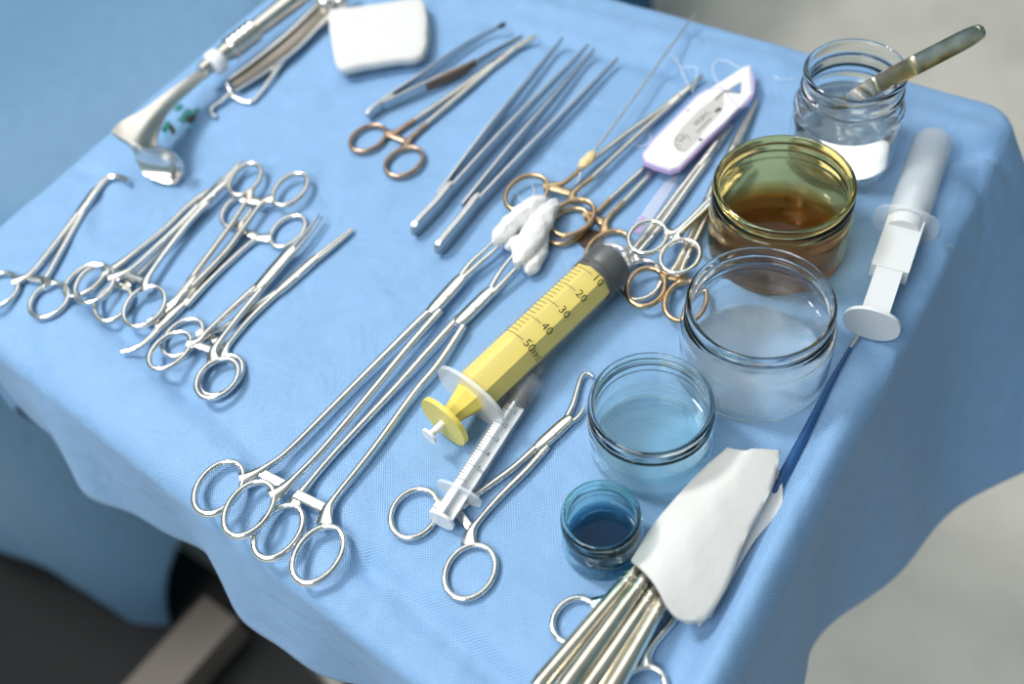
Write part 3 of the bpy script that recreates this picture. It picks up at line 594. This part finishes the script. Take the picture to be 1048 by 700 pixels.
# ------------------------------------------------------------------ syringes
class Cyl:
    def __init__(s, p0, p1):
        s.p = p0; s.d = (p1-p0).normalized(); s.L = (p1-p0).length; s.e = s.d.cross(Vector((0, 0, 1))).normalized(); s.u = s.e.cross(s.d).normalized()
    def pt(s, a, phi, R): return s.p+s.d*a+s.u*(R*math.cos(phi))+s.e*(R*math.sin(phi))
    def hit(s, x, y, R):
        o, v = ray(x, y); w = o-s.p; wp = w-s.d*w.dot(s.d); vp = v-s.d*v.dot(s.d)
        A, B, C = vp.dot(vp), 2*wp.dot(vp), wp.dot(wp)-R*R; D = max(B*B-4*A*C, 0); t = (-B-math.sqrt(D))/(2*A); q = o+v*t-s.p
        a = q.dot(s.d); r = q-s.d*a; return a, math.atan2(r.dot(s.e), r.dot(s.u))
    def tick(s, mb, a, p0, p1, R, hw):
        n = max(2, int(abs(p1-p0)/.12)+1); V = []
        for k in range(n+1):
            ph = p0+(p1-p0)*k/n; V += [s.pt(a-hw, ph, R), s.pt(a+hw, ph, R)]
        mb.add(V, [(2*k, 2*k+2, 2*k+3, 2*k+1) for k in range(n)])
    def text(s, mb, txt, a, phi, size, R):
        cu = bpy.data.curves.new('t', 'FONT'); cu.body = txt; cu.size = size; cu.resolution_u = 2
        to = bpy.data.objects.new('t', cu); COL.objects.link(to); dg = bpy.context.evaluated_depsgraph_get(); me = bpy.data.meshes.new_from_object(to.evaluated_get(dg))
        mb.add([s.pt(a+v.co.y, phi+v.co.x/R, R) for v in me.vertices], [tuple(p.vertices) for p in me.polygons])
        bpy.data.objects.remove(to); bpy.data.curves.remove(cu); bpy.data.meshes.remove(me)
def tubeprof(R, r, z0, z1): return [(R, z0), (R, z1), (r, z1), (r, z0)]
# big 50 ml syringe with yellow plunger
zc = 16.0; c50 = Cyl(W(489, 399, zc), W(617, 277.5, zc)); R5 = .0145
s50 = thing('syringe', 'large fifty millilitre syringe with yellow plunger and black stopper', 'syringe', W(452, 428, 0))
a_fl = c50.hit(481, 404, .001)[0]; a_end = c50.hit(630, 265, .001)[0]+.003
bar = lathe([(R5, a_fl), (R5, a_end-.002), (R5-.002, a_end), (.0045, a_end+.003), (.0022, a_end+.004), (.0022, a_end+.013), (.0012, a_end+.013), (.0012, a_end+.003), (R5-.003, a_end-.001), (R5-.0012, a_end-.003), (R5-.0012, a_fl)], c50.p, c50.d, 48, True).build('barrel', FROST, s50, auto=40)
def flange(cyl, a, hx, hz, th, m, parent, name='finger_flange', n=40, ex=.9):
    V = []; 
    for da in (-th/2, th/2):
        for k in range(n):
            t = 2*math.pi*k/n; c, s = math.cos(t), math.sin(t); c = math.copysign(abs(c)**ex, c); s = math.copysign(abs(s)**ex, s)
            V.append(cyl.p+cyl.d*(a+da)+cyl.e*(hx*c)+cyl.u*(hz*s))
    F = [tuple(range(n)), tuple(range(n, 2*n))]+[(k, (k+1) % n, n+(k+1) % n, n+k) for k in range(n)]
    return MB().add(V, F).build(name, m, parent, auto=40)
flange(c50, a_fl, .0225, .0150, .0022, film('milky_flange', (.92, .94, .96), .45, .2), bar)
a_disc = c50.hit(452, 428, .001)[0]; a_st = c50.hit(606, 287, .001)[0]
pl50 = None
pr = [(.0052, a_disc+.001), (.0056, a_disc+.006), (.0085, a_disc+.017), (R5-.0022, a_fl+.004), (R5-.0022, a_st)]
pl50 = lathe(pr, c50.p, c50.d, 8, False).build('plunger_rod', YELLOW, s50, False)
flange(c50, a_disc, .0148, .0140, .0026, YELLOW, pl50, 'thumb_disc')
lathe([(.0018, a_disc-.010), (.0018, a_disc)], c50.p, c50.d, 14, False).build('centre_pin', WHITEP, pl50)
lathe([(.0001, a_disc-.0116), (.0046, a_disc-.0116), (.0046, a_disc-.0102), (.0001, a_disc-.0102)], c50.p, c50.d, 20, False).build('pin_head', WHITEP, pl50, auto=40)
st = [(R5-.0015, a_st), (R5-.0014, a_st+.003), (R5-.0024, a_st+.0042), (R5-.0024, a_st+.0058), (R5-.0014, a_st+.0070), (R5-.0014, a_end-.0065), (R5-.0040, a_end-.004), (.004, a_end-.0015)]
lathe(st, c50.p, c50.d, 44, False).build('rubber_stopper', BLACKRUB, pl50, auto=40)
mk = MB(); Rm = R5+.00012
a10, p10 = c50.hit(611, 282.5, R5); aS, pS = c50.hit(593, 270, R5); a50, p50 = c50.hit(538, 349, R5); aT, pT = c50.hit(520.7, 336, R5)
a10 -= .0016; a50 -= .0006
pa, pb = (pS+pT)/2-.08, (p10+p50)/2-.12
for k in range(21):
    a = a10+(a50-a10)*(k-1)/20+(a50-a10)/40*0
    if k == 0: continue
    a = a10+(a50-a10)*(k-1)/20*1.0
for k in range(-2, 21):
    a = a10+(a50-a10)*k/20; major = k % 5 == 0
    c50.tick(mk, a, pa, pb if major else pa+(pb-pa)*.52, Rm, .00018)
for k, txt in enumerate(('10', '20', '30', '40', '50ml')):
    c50.text(mk, txt, a10+(a50-a10)*k/4-.0016, pb+.07, .0066, Rm)
for k in range(-2, 21):       # second scale round the far side
    c50.tick(mk, a10+(a50-a10)*k/20, pa-1.25, pa-1.0, Rm, .00018)
mk.build('scale_print', INK, bar, False)
# small 5 ml syringe under it
c5 = Cyl(W(452, 532, 8.5), W(541, 395, 7.2)); R3 = .0064
s5 = thing('syringe', 'small five millilitre syringe with clear barrel lying on the clamp handle', 'syringe', W(452, 532, 0))
def c5a(x, y): return c5.hit(x, y, .0005)[0]
f5 = c5a(470, 504); t5 = c5a(545, 389)
lathe([(R3, f5), (R3, t5), (.0045, t5+.002), (.0022, t5+.003), (.0022, t5+.010), (.0015, t5+.010), (.0015, t5+.002), (R3-.001, t5-.001), (R3-.001, f5)], c5.p, c5.d, 36, True).build('barrel', CLEARP, s5, auto=40)
flange(c5, f5, .0125, .0066, .0016, MILKY, s5)
flange(c5, .0, .0068, .0066, .0016, WHITEP, s5, 'thumb_disc')
st5 = c5a(528, 416)
for X, Y in ((c5.e, c5.u), (c5.u, c5.e)):
    box(c5.p+c5.d*(st5/2), X*.0050, Y*.0006, c5.d*(st5/2)).build('plunger_rib', mat('plunger_white', (.86, .88, .90), .3), s5, False)
lathe([(R3-.0011, st5), (R3-.0011, st5+.0022), (R3-.0019, st5+.003), (R3-.0019, st5+.0042), (R3-.0011, st5+.005), (R3-.0011, st5+.0068), (.0015, st5+.009)], c5.p, c5.d, 32, False).build('rubber_stopper', BLACKRUB, s5, auto=40)
lathe([(.0046, t5+.003), (.0042, t5+.006), (.0040, t5+.012), (.0036, t5+.014), (.0030, t5+.036), (.0012, t5+.037)], c5.p, c5.d, 24, False).build('needle_cap', FROST, s5)
mk = MB(); a1, q1 = c5.hit(530, 426, R3); a5, q5 = c5.hit(493, 483, R3); ph = -.55
for k in range(-4, 26):
    a = a1+(a5-a1)*k/20; mj = k % 5 == 0; c5.tick(mk, a, ph, ph+(.95 if mj else .42), R3+.0001, .00013)
for k, txt in enumerate(('1', '2', '3', '4', '5ml')): c5.text(mk, txt, a1+(a5-a1)*k/4-.0010, ph+1.05, .0036, R3+.0001)
mk.build('scale_print', INK, s5, False)
# milky feeding syringe on the right
c20 = Cyl(W(892, 331, 12.5), W(954, 148, 12.0)); R2 = .0110
s20 = thing('syringe', 'milky white syringe with withdrawn plunger beside the amber jar', 'syringe', W(892, 331, 0))
def c20a(x, y): return c20.hit(x, y, .0005)[0]
fl2 = c20a(927, 228); e2_ = c20a(952, 146)
lathe([(R2, fl2), (R2, e2_-.001), (R2-.001, e2_+.002), (R2-.003, e2_+.003), (.0028, e2_+.0032), (.0024, e2_+.010), (.0014, e2_+.010), (.0016, e2_+.0022), (R2-.003, e2_+.002), (R2-.0011, e2_-.001), (R2-.0011, fl2)], c20.p, c20.d, 44, True).build('barrel', film('milky_barrel', (.84, .90, .96), .32, .2, gloss=.7), s20, auto=40)
flange(c20, fl2, .0175, .0112, .0020, film('thin_flange', (.88, .92, .96), .22, .2), s20, ex=.75)
wide0 = c20a(911, 281); tip2 = c20a(938, 200)
WP = mat('white_plunger', (.64, .67, .70), .35)
lathe([(R2-.0014, fl2-.008), (R2-.0012, fl2+.006), (.0060, fl2+.009), (.0058, tip2), (.0040, tip2+.004), (.0001, tip2+.005)], c20.p, c20.d, 36, False).build('plunger_head', WP, s20, auto=40)
flange(c20, .0, .0142, .0112, .0022, WP, s20, 'thumb_disc')
box(c20.p+c20.d*((wide0+fl2)/2), c20.e*(R2-.0014), c20.u*.0045, c20.d*((fl2-wide0)/2)).build('plunger_rib', WP, s20, False)
box(c20.p+c20.d*(wide0/2), c20.e*.0068, c20.u*.0040, c20.d*(wide0/2)).build('plunger_stem', WP, s20, False)

# ------------------------------------------------------------------ glass jars with liquids
def jar(label, x, y, H, rm, rb, m, level, lm, wall=.0026, base=.005, shoulder=.70, seg=72, tint=(.985, 1, .995)):
    bm_ = film('glass_base_%s' % m.name, (.95, .98, 1), .03, .03, gloss=.6, trans=tint)
    t = thing('glass_jar', label, 'jar', Vector((x, y, TZ+.0002))); c = Vector((x, y, TZ+.0002))
    o = [(rb-.0018, .0003), (rb-.0012, .0008), (rb, .003), (rb, H*shoulder-.006), (rb-.0006, H*shoulder-.002), (rm+.0004, H*(shoulder+.06)), (rm-.0008, H*(shoulder+.09)), (rm+.0006, H*(shoulder+.13)), (rm+.0006, H*(shoulder+.16)), (rm-.0008, H*(shoulder+.20)), (rm-.0004, H-.0035), (rm+.0004, H-.0020), (rm-.0003, H-.0006), (rm-.0012, H)]
    ri, rib = rm-wall, rb-wall
    i = [(ri+.0006, H-.0006), (ri, H-.003), (ri, H*(shoulder+.08)), (rib-.0008, H*shoulder-.003), (rib, H*shoulder-.008), (rib, base+.005), (rib, base), (rib+.0006, .0012)]
    po = catmull(o, 3); pi = catmull(i, 3)
    lathe(po+pi, c, seg=seg, closed=True).build('glass_wall', m, t)
    lathe([(.0006, .0002), (rb*.5, .0002), (rb-.005, .0002), (rb-.002, .001), (rib-.0004, base-.001), (rib-.003, base-.0002), (rb*.5, base-.0002), (.0006, base-.0002)], c, seg=seg, closed=False).build('glass_base', bm_, t)
    # liquid fills the inside (slightly into the wall so no air film shows)
    def rin(z):
        for (r0, z0), (r1, z1) in zip(i, i[1:]):
            if z1 <= z <= z0: return r0+(r1-r0)*((z0-z)/max(z0-z1, 1e-9))
        return rib
    zz = [base-.0002]+[base+(level-base)*k/6 for k in range(1, 7)]
    pl = [(.0006, base), (rib*.5, base), (rib-.004, base), (rib-.0002, base+.0002)]+[(rin(z)-.0002, z) for z in zz[1:]]
    pl += [(rin(level)-.0004, level+.0007), (rin(level)-.0012, level+.0002), (rin(level)-.003, level), (rin(level)-.005, level), (.012, level), (.0006, level)]
    lathe(pl, c, seg=seg, closed=False).build('liquid', lm, t)
    return t
WATER = film('clear_water', (1, 1, 1), 0.0, 0.0, gloss=.8, ripple=True)
WATERR = mat('deep_clear_water', (.99, 1, 1), 0, 0, Transmission_Weight=1.0, IOR=1.333)
CYANL = film('light_blue_liquid', (.6, .9, 1), 0.03, 0.0, absorb=((.10, .74, .93), 42))
IODINE = film('iodine_liquid', (.5, .3, .05), 0.02, 0.0, gloss=.5, absorb=((.60, .38, .01), 165))
BLUEL = film('dark_blue_liquid', (.0, .12, .30), 0.10, 0.0, gloss=.35, absorb=((.0, .42, .60), 330))
jar('clear glass jar of water beside the light blue jar', .1207, .2977, .050, .0352, .0378, GLASS, .022, WATER)
jar('brown-stained glass jar with dark iodine liquid', .1557, .3743, .048, .0366, .0380, GLASSA, .014, IODINE, tint=(.90, .66, .22))
jar('tall clear glass jar of water with tweezers standing in it', .2120, .4340, .063, .0275, .0305, GLASS, .032, WATERR, shoulder=.66)
jar('glass jar of light blue liquid beside the hooked clamp', .0588, .2600, .038, .0290, .0302, GLASSG, .014, CYANL)
jar('smallest glass jar with dark blue dye beside the white gauze', .0253, .2106, .032, .0175, .0187, GLASSB, .013, BLUEL, wall=.0024, tint=(.6, .85, .9))

# ------------------------------------------------------------------ suture packet, wrapper, threads
sp = thing('suture_packet', 'white suture packet with purple tray and grey printed label', 'packet', W(700, 150, 0))
LILAC = mat('lilac_plastic', (.58, .44, .76), .4); CARD = mat('white_card', (.76, .76, .75), .6); LAB = mat('grey_label', (.52, .51, .49), .6)
PURP = mat('pale_lilac_film', (.80, .74, .90), .35)
tray = [(657, 158), (668, 143), (690, 121), (714, 97), (724, 91), (738, 89), (757, 110), (742, 126), (724, 143), (708, 160), (696, 172), (686, 175), (672, 171), (660, 166)]
prism(tray, 7.0, 10.2).build('tray', LILAC, sp, False)
prism([(658.6, 158), (669, 144), (691, 122), (714.5, 98), (724.5, 92), (737.5, 90), (755.5, 110), (740.5, 125.5), (722, 142), (706, 158.5), (695, 170), (686, 173), (673, 169), (661.5, 164.5)], 10.2, 10.9).build('card', CARD, sp, False)
h1, h2, h3 = (745, 92), (759, 83), (758, 96); mbh = MB()
for poly in ([(724, 92), (742, 81), (760, 69), (767, 67), h2, h1], [(767, 67), (769, 96), h3, h2], [(769, 96), (757, 110), (738, 91), (724, 92), h1, h3]): prism(poly, 9.0, 9.9, mbh)
mbh.build('hanger_tab', CARD, sp, False)
path([(x, y, 8.2, .9, .9) for x, y in ((767, 68), (770, 82), (770, 96), (764, 105), (758, 111))], e=.4).build('hanger_edge', LILAC, sp)
lab = [(690, 142), (698, 130), (716, 112), (733, 99), (740, 93), (741, 106), (738, 115), (722, 132), (712, 146), (702, 155), (694, 154), (690, 149)]
prism(lab, 10.9, 11.0).build('label_sheet', LAB, sp, False)
def flat_text(mb, txt, org, xdir, size, z):
    cu = bpy.data.curves.new('t', 'FONT'); cu.body = txt; cu.size = size; cu.resolution_u = 2
    to = bpy.data.objects.new('t', cu); COL.objects.link(to); dg = bpy.context.evaluated_depsgraph_get(); me = bpy.data.meshes.new_from_object(to.evaluated_get(dg))
    X = xdir.normalized(); Y = Vector((0, 0, 1)).cross(X)
    mb.add([Vector((org.x, org.y, TZ+z*.001))+X*v.co.x+Y*v.co.y for v in me.vertices], [tuple(p.vertices) for p in me.polygons])
    bpy.data.objects.remove(to); bpy.data.curves.remove(cu); bpy.data.meshes.remove(me)
mb = MB(); xd = W(726, 113, 11)-W(712, 126, 11)
flat_text(mb, 'VICRYL', W(713, 129, 11), xd, .0046, 11.1); flat_text(mb, '3-0', W(697, 146, 11), xd, .0042, 11.1); flat_text(mb, '2', W(696, 151, 11), xd, .003, 11.1)
mb.build('label_print', INK, sp, False)
mb = MB()
for k in range(10):
    p = W(714+k*1.5, 135-k*1.5, 11); box(Vector((p.x, p.y, TZ+.0111)), xd.normalized()*.0005, Vector((-xd.y, xd.x, 0)).normalized()*.0004, Vector((0, 0, .00004)), mb)
for x, y, s in ((736, 112, .0013), (717, 143, .0010), (733, 114, .0009), (704, 113, .0006)):
    p = W(x, y, 11); box(Vector((p.x, p.y, TZ+.0111)), e1*s, e2*s, Vector((0, 0, .00005)), mb)
p0, p1 = W(732, 102, 11), W(741, 94, 11); box(Vector(((p0.x+p1.x)/2, (p0.y+p1.y)/2, TZ+.0111)), (p1-p0)/2, Vector((-xd.y, xd.x, 0)).normalized()*.0004, Vector((0, 0, .00005)), mb)
mb.build('label_marks', INK, sp, False)
th = MB(); rg = []
for k in range(33):
    t = math.radians(60+k*9); rg.append(W(699+8*math.cos(t)*1.0, 146+9*math.sin(t)*.95, 11.08))
sweep(rg, [.00018]*33, [.00005]*33, n=6, mb=th).build('label_circle', INK, sp)
fw = thing('plastic_wrapper', 'clear lilac-edged wrapper strip lying under the long needle holder', 'wrapper', W(672, 205, 0))
prism([(648, 238), (650, 228), (676, 192), (690, 176), (697, 178), (686, 196), (664, 230), (655, 240)], .15, .5).build('film', mat('wrapper_film', (.86, .86, .95), .15, 0, Alpha=.25), fw, False)
prism([(648, 238), (650, 229), (657, 220), (663, 224), (655, 238)], .5, .7).build('printed_end', mat('lilac_print', (.62, .45, .85), .3, 0, Alpha=.6), fw, False)
THREAD = mat('white_thread', (.88, .90, .94), .6)
def thread(label, rows, r=.22, grp='loose suture threads'):
    mb = path([(*q, r, r) for q in rows], 7, n=6, e=1); o = mb.build('suture_thread', THREAD); return tag(o, label, 'thread')
thread('kinked white suture thread crossing the gilt needle holder tip', [(686, 56, .6), (694, 64, .6), (697, 69, .7), (706, 68, .8), (713, 70, .8), (712, 82, 5.6), (709, 94, 6.2), (711, 101, .6)])
thread('short white suture thread beside the needle holder tip', [(692, 58, .3), (696, 68, .3), (700, 78, .3), (704, 87, .3)])
thread('looped white suture thread at the packet hanger', [(737, 89, 11.3), (731, 78, 9), (729, 68, 8), (734, 62, 8), (743, 62, 8), (751, 66, 9), (757, 70, 11.2)])
thread('curled white suture thread at the closed end of the packet', [(642, 144, .4), (652, 149, .4), (662, 148, .4), (666, 141, .4), (662, 134, .4), (656, 131, .4)])
thread('white suture thread at the base of the tall jar', [(792, 77, .4), (797, 81, .4), (806, 81, .4), (813, 80, .4)])
thread('fine white suture thread curled inside the gilt ring', [(529, 196, .4), (531, 203, .4), (536, 206, .4), (544, 203, .4), (547, 195, .4), (544, 189, .4)])
# long needle with wax-coloured hub
nd = thing('long_needle', 'long thin steel needle with lump of yellow wax at its base', 'needle', W(600, 164, 0))
path([(603, 162, 9.4, .75, .75), (640, 112, 9.5, .75, .75), (676, 62, 9.5, .8, .8), (712, 13, 9.5, .55, .55)], n=10, e=1).build('shaft', SATIN, nd)
mbx = path([(593, 172, 8.6, 1.2, 1.2), (597, 168, 9, 3.0, 2.4), (602, 163, 9.2, 3.6, 2.6), (606, 158, 9.4, 2.4, 2.0), (608, 155, 9.5, .9, .9)], n=14, e=1)
for k, v in enumerate(mbx.v): mbx.v[k] = v+Vector((math.sin(k*12.9), math.sin(k*7.7), math.sin(k*3.1)))*.00035
mbx.build('wax_lump', mat('yellow_wax', (.80, .62, .33), .6), nd)
path([(594, 176, 8.0, .5, .5), (592, 184, 4, .4, .4), (588, 188, 2, .3, .3)], n=8).build('tie_thread', THREAD, nd)
# dark brown knurled knob
kn = thing('knurled_knob', 'dark brown knurled knob under the gilt ring of the needle holder', 'knob', W(606, 246, 0)); c = W(605, 246, 0); V = []; n = 48
for i, (f, z) in enumerate(((.9, 0.0), (1, .0008), (1, .0026), (.88, .0032))):
    for k in range(n):
        t = 2*math.pi*k/n; r = .0072*f*(1+.05*(1 if k % 2 else -1)); V.append(Vector((c.x+r*math.cos(t), c.y+r*math.sin(t), TZ+.0001+z*.5)))
MB().add(V, [(i*n+k, i*n+(k+1) % n, (i+1)*n+(k+1) % n, (i+1)*n+k) for i in range(3) for k in range(n)]+[tuple(range(n)), tuple(range(3*n, 4*n))]).build('knurled_body', mat('dark_brown_rubber', (.05, .025, .018), .6, bump=.8, bscale=1200), kn, auto=35)

# ------------------------------------------------------------------ steel rods and the gauze over them
ROD = mat('aged_polished_steel', (0.80, 0.76, 0.66), 0.16, 1, noise=(70, (0.58, 0.50, 0.36), 0.7))
rods = [((652, 582), (549, 706), 'outermost polished steel rod toward the blue dye jar'), ((662, 588), (575, 709), 'polished steel rod lying second from the blue dye jar'),
        ((672, 601), (597, 712), 'polished steel rod lying third from the blue dye jar'), ((680, 612), (621, 714), 'outermost polished steel rod over the scissors ring')]
for k, (p0, p1, lb) in enumerate(rods):
    t = thing('steel_rod', lb, 'rod', W(p1[0], p1[1], 0)); z0, z1 = (11.0, 12.6) if k != 1 else (13.4, 16.5)
    P0, P1 = W(*p0, z0), W(*p1, z1); far = P0+(P0-P1).normalized()*(.045+.012*(k % 2)); d = (P1-far).normalized(); L = (P1-far).length; s = (P0-far).length
    lathe([(.0010, 0), (.0022, .002), (.0026, s-.010), (.0027, s-.002), (.0036, s+.020), (.0046, L-.004), (.0040, L)], far, d, 28, False).build('rod_body', ROD, t, auto=50)
    for q in (.004, .0075):
        lathe([(.0024, s+q), (.0033+q*.05, s+q+.0003), (.0033+q*.05, s+q+.0012), (.0024, s+q+.0015)], far, d, 24, False).build('groove_band', SATIN, t)
def coons(c0, c1, d0, d1, nu=22, nv=16):
    """patch between four pixel+z polylines: c0,c1 run along u, d0,d1 along v"""
    def samp(c, t):
        rs = catmull([tuple(map(float, p)) for p in c], 8); x = t*(len(rs)-1); i = min(int(x), len(rs)-2); f = x-i; return Vector([a+(b-a)*f for a, b in zip(rs[i], rs[i+1])])
    G = []
    for i in range(nu+1):
        u = i/nu; row = []
        for j in range(nv+1):
            v = j/nv; a = samp(c0, u)*(1-v)+samp(c1, u)*v; b = samp(d0, v)*(1-u)+samp(d1, v)*u
            cc = samp(c0, 0)*(1-u)*(1-v)+samp(c0, 1)*u*(1-v)+samp(c1, 0)*(1-u)*v+samp(c1, 1)*u*v; row.append(a+b-cc)
        G.append(row)
    return G
def cloth_patch(name, m, parent, G, arch, thick=1.4, rip=.25):
    nu, nv = len(G)-1, len(G[0])-1; V = []; F = []
    for i in range(nu+1):
        for j in range(nv+1):
            q = G[i][j]; V.append(W(q[0], q[1], q[2]+arch(i/nu, j/nv)+rip*math.sin(i*1.1+j*.7)*math.sin(j*1.3)))
    N = len(V)
    for k in range(N): V.append(V[k]-Vector((0, 0, thick*.001)))
    for i in range(nu):
        for j in range(nv):
            q = (i*(nv+1)+j, (i+1)*(nv+1)+j, (i+1)*(nv+1)+j+1, i*(nv+1)+j+1); F.append(q); F.append(tuple(x+N for x in q[::-1]))
    bd = [i*(nv+1) for i in range(nu+1)]+[nu*(nv+1)+j for j in range(1, nv+1)]+[i*(nv+1)+nv for i in range(nu-1, -1, -1)]+[j for j in range(nv-1, 0, -1)]
    for a, b in zip(bd, bd[1:]+bd[:1]): F.append((a, b, b+N, a+N))
    return MB().add(V, F).build(name, m, parent, auto=70)
gz = thing('gauze_cover', 'folded white gauze draped over the steel rods', 'gauze', W(720, 545, 0))
G = coons([(744, 458, 13), (720, 479, 14.5), (698, 502, 15.5), (670, 535, 16.5), (646, 573, 18)], [(799, 461, 12), (792, 492, 12), (782, 516, 12.5), (762, 553, 13), (744, 600, 13), (722, 634, 13)],
          [(744, 458, 13), (762, 461, 15), (772, 459, 15), (799, 461, 12)], [(646, 573, 18), (660, 585, 19), (672, 600, 19), (684, 622, 17), (698, 634, 15), (722, 634, 13)])
cloth_patch('gauze_top_ply', GAUZE, gz, G, lambda u, v: 3.0*math.sin(math.pi*v)*(.4+.6*u), 2.2)
G = coons([(752, 470, 4), (730, 500, 5), (700, 540, 6), (676, 590, 7)], [(796, 478, 4), (801, 500, 5), (797, 524, 5), (772, 553, 5), (750, 590, 5), (728, 630, 6)],
          [(752, 470, 4), (772, 468, 4.5), (796, 478, 4)], [(676, 590, 9), (690, 622, 9), (704, 637, 8), (728, 630, 6)])
cloth_patch('gauze_under_ply', GAUZE, gz, G, lambda u, v: 5*math.sin(math.pi*min(v*1.2, 1)), 2.0, .5)
G = coons([(760, 500, 2), (735, 545, 2), (700, 590, 3)], [(798, 506, 2), (796, 527, 2), (768, 557, 2), (742, 606, 2), (716, 641, 3)], [(760, 500, 2), (798, 506, 2)], [(700, 590, 3), (706, 622, 3), (716, 641, 3)])
cloth_patch('gauze_under_ply', GAUZE, gz, G, lambda u, v: 4*math.sin(math.pi*min(v*1.1, 1))*(1-.3*u), 1.6, .5)

# thin probe lying along the raised drape lip
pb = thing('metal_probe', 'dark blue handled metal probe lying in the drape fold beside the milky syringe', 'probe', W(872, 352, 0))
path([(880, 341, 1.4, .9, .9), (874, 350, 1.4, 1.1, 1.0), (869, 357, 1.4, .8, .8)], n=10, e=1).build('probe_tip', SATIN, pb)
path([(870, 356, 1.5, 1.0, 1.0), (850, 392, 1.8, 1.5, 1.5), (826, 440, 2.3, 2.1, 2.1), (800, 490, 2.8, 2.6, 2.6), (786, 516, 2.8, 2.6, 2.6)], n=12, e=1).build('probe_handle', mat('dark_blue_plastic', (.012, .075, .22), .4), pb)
# water droplets on the drape
DROP = mat('water_drop', (1, 1, 1), 0, 0, Transmission_Weight=1.0, IOR=1.33)
for k, (x, y, r) in enumerate([(972, 251, .0011), (969, 253, .0008), (976, 252, .0007), (864, 430, .0009), (884, 371, .0006), (948, 243, .0012), (861, 428, .0006)]):
    p = W(x, y, 0); a, b = p.dot(e1), p.dot(e2); c = Vector((p.x, p.y, TZ+wr(a, b)))
    tag(lathe([(r, 0), (r*.9, r*.35), (r*.5, r*.6), (.0001, r*.68)], c, seg=14, closed=False).build('water_droplet', DROP), 'tiny water droplet on the drape near the milky syringe', 'droplet', 'water droplets on the drape')
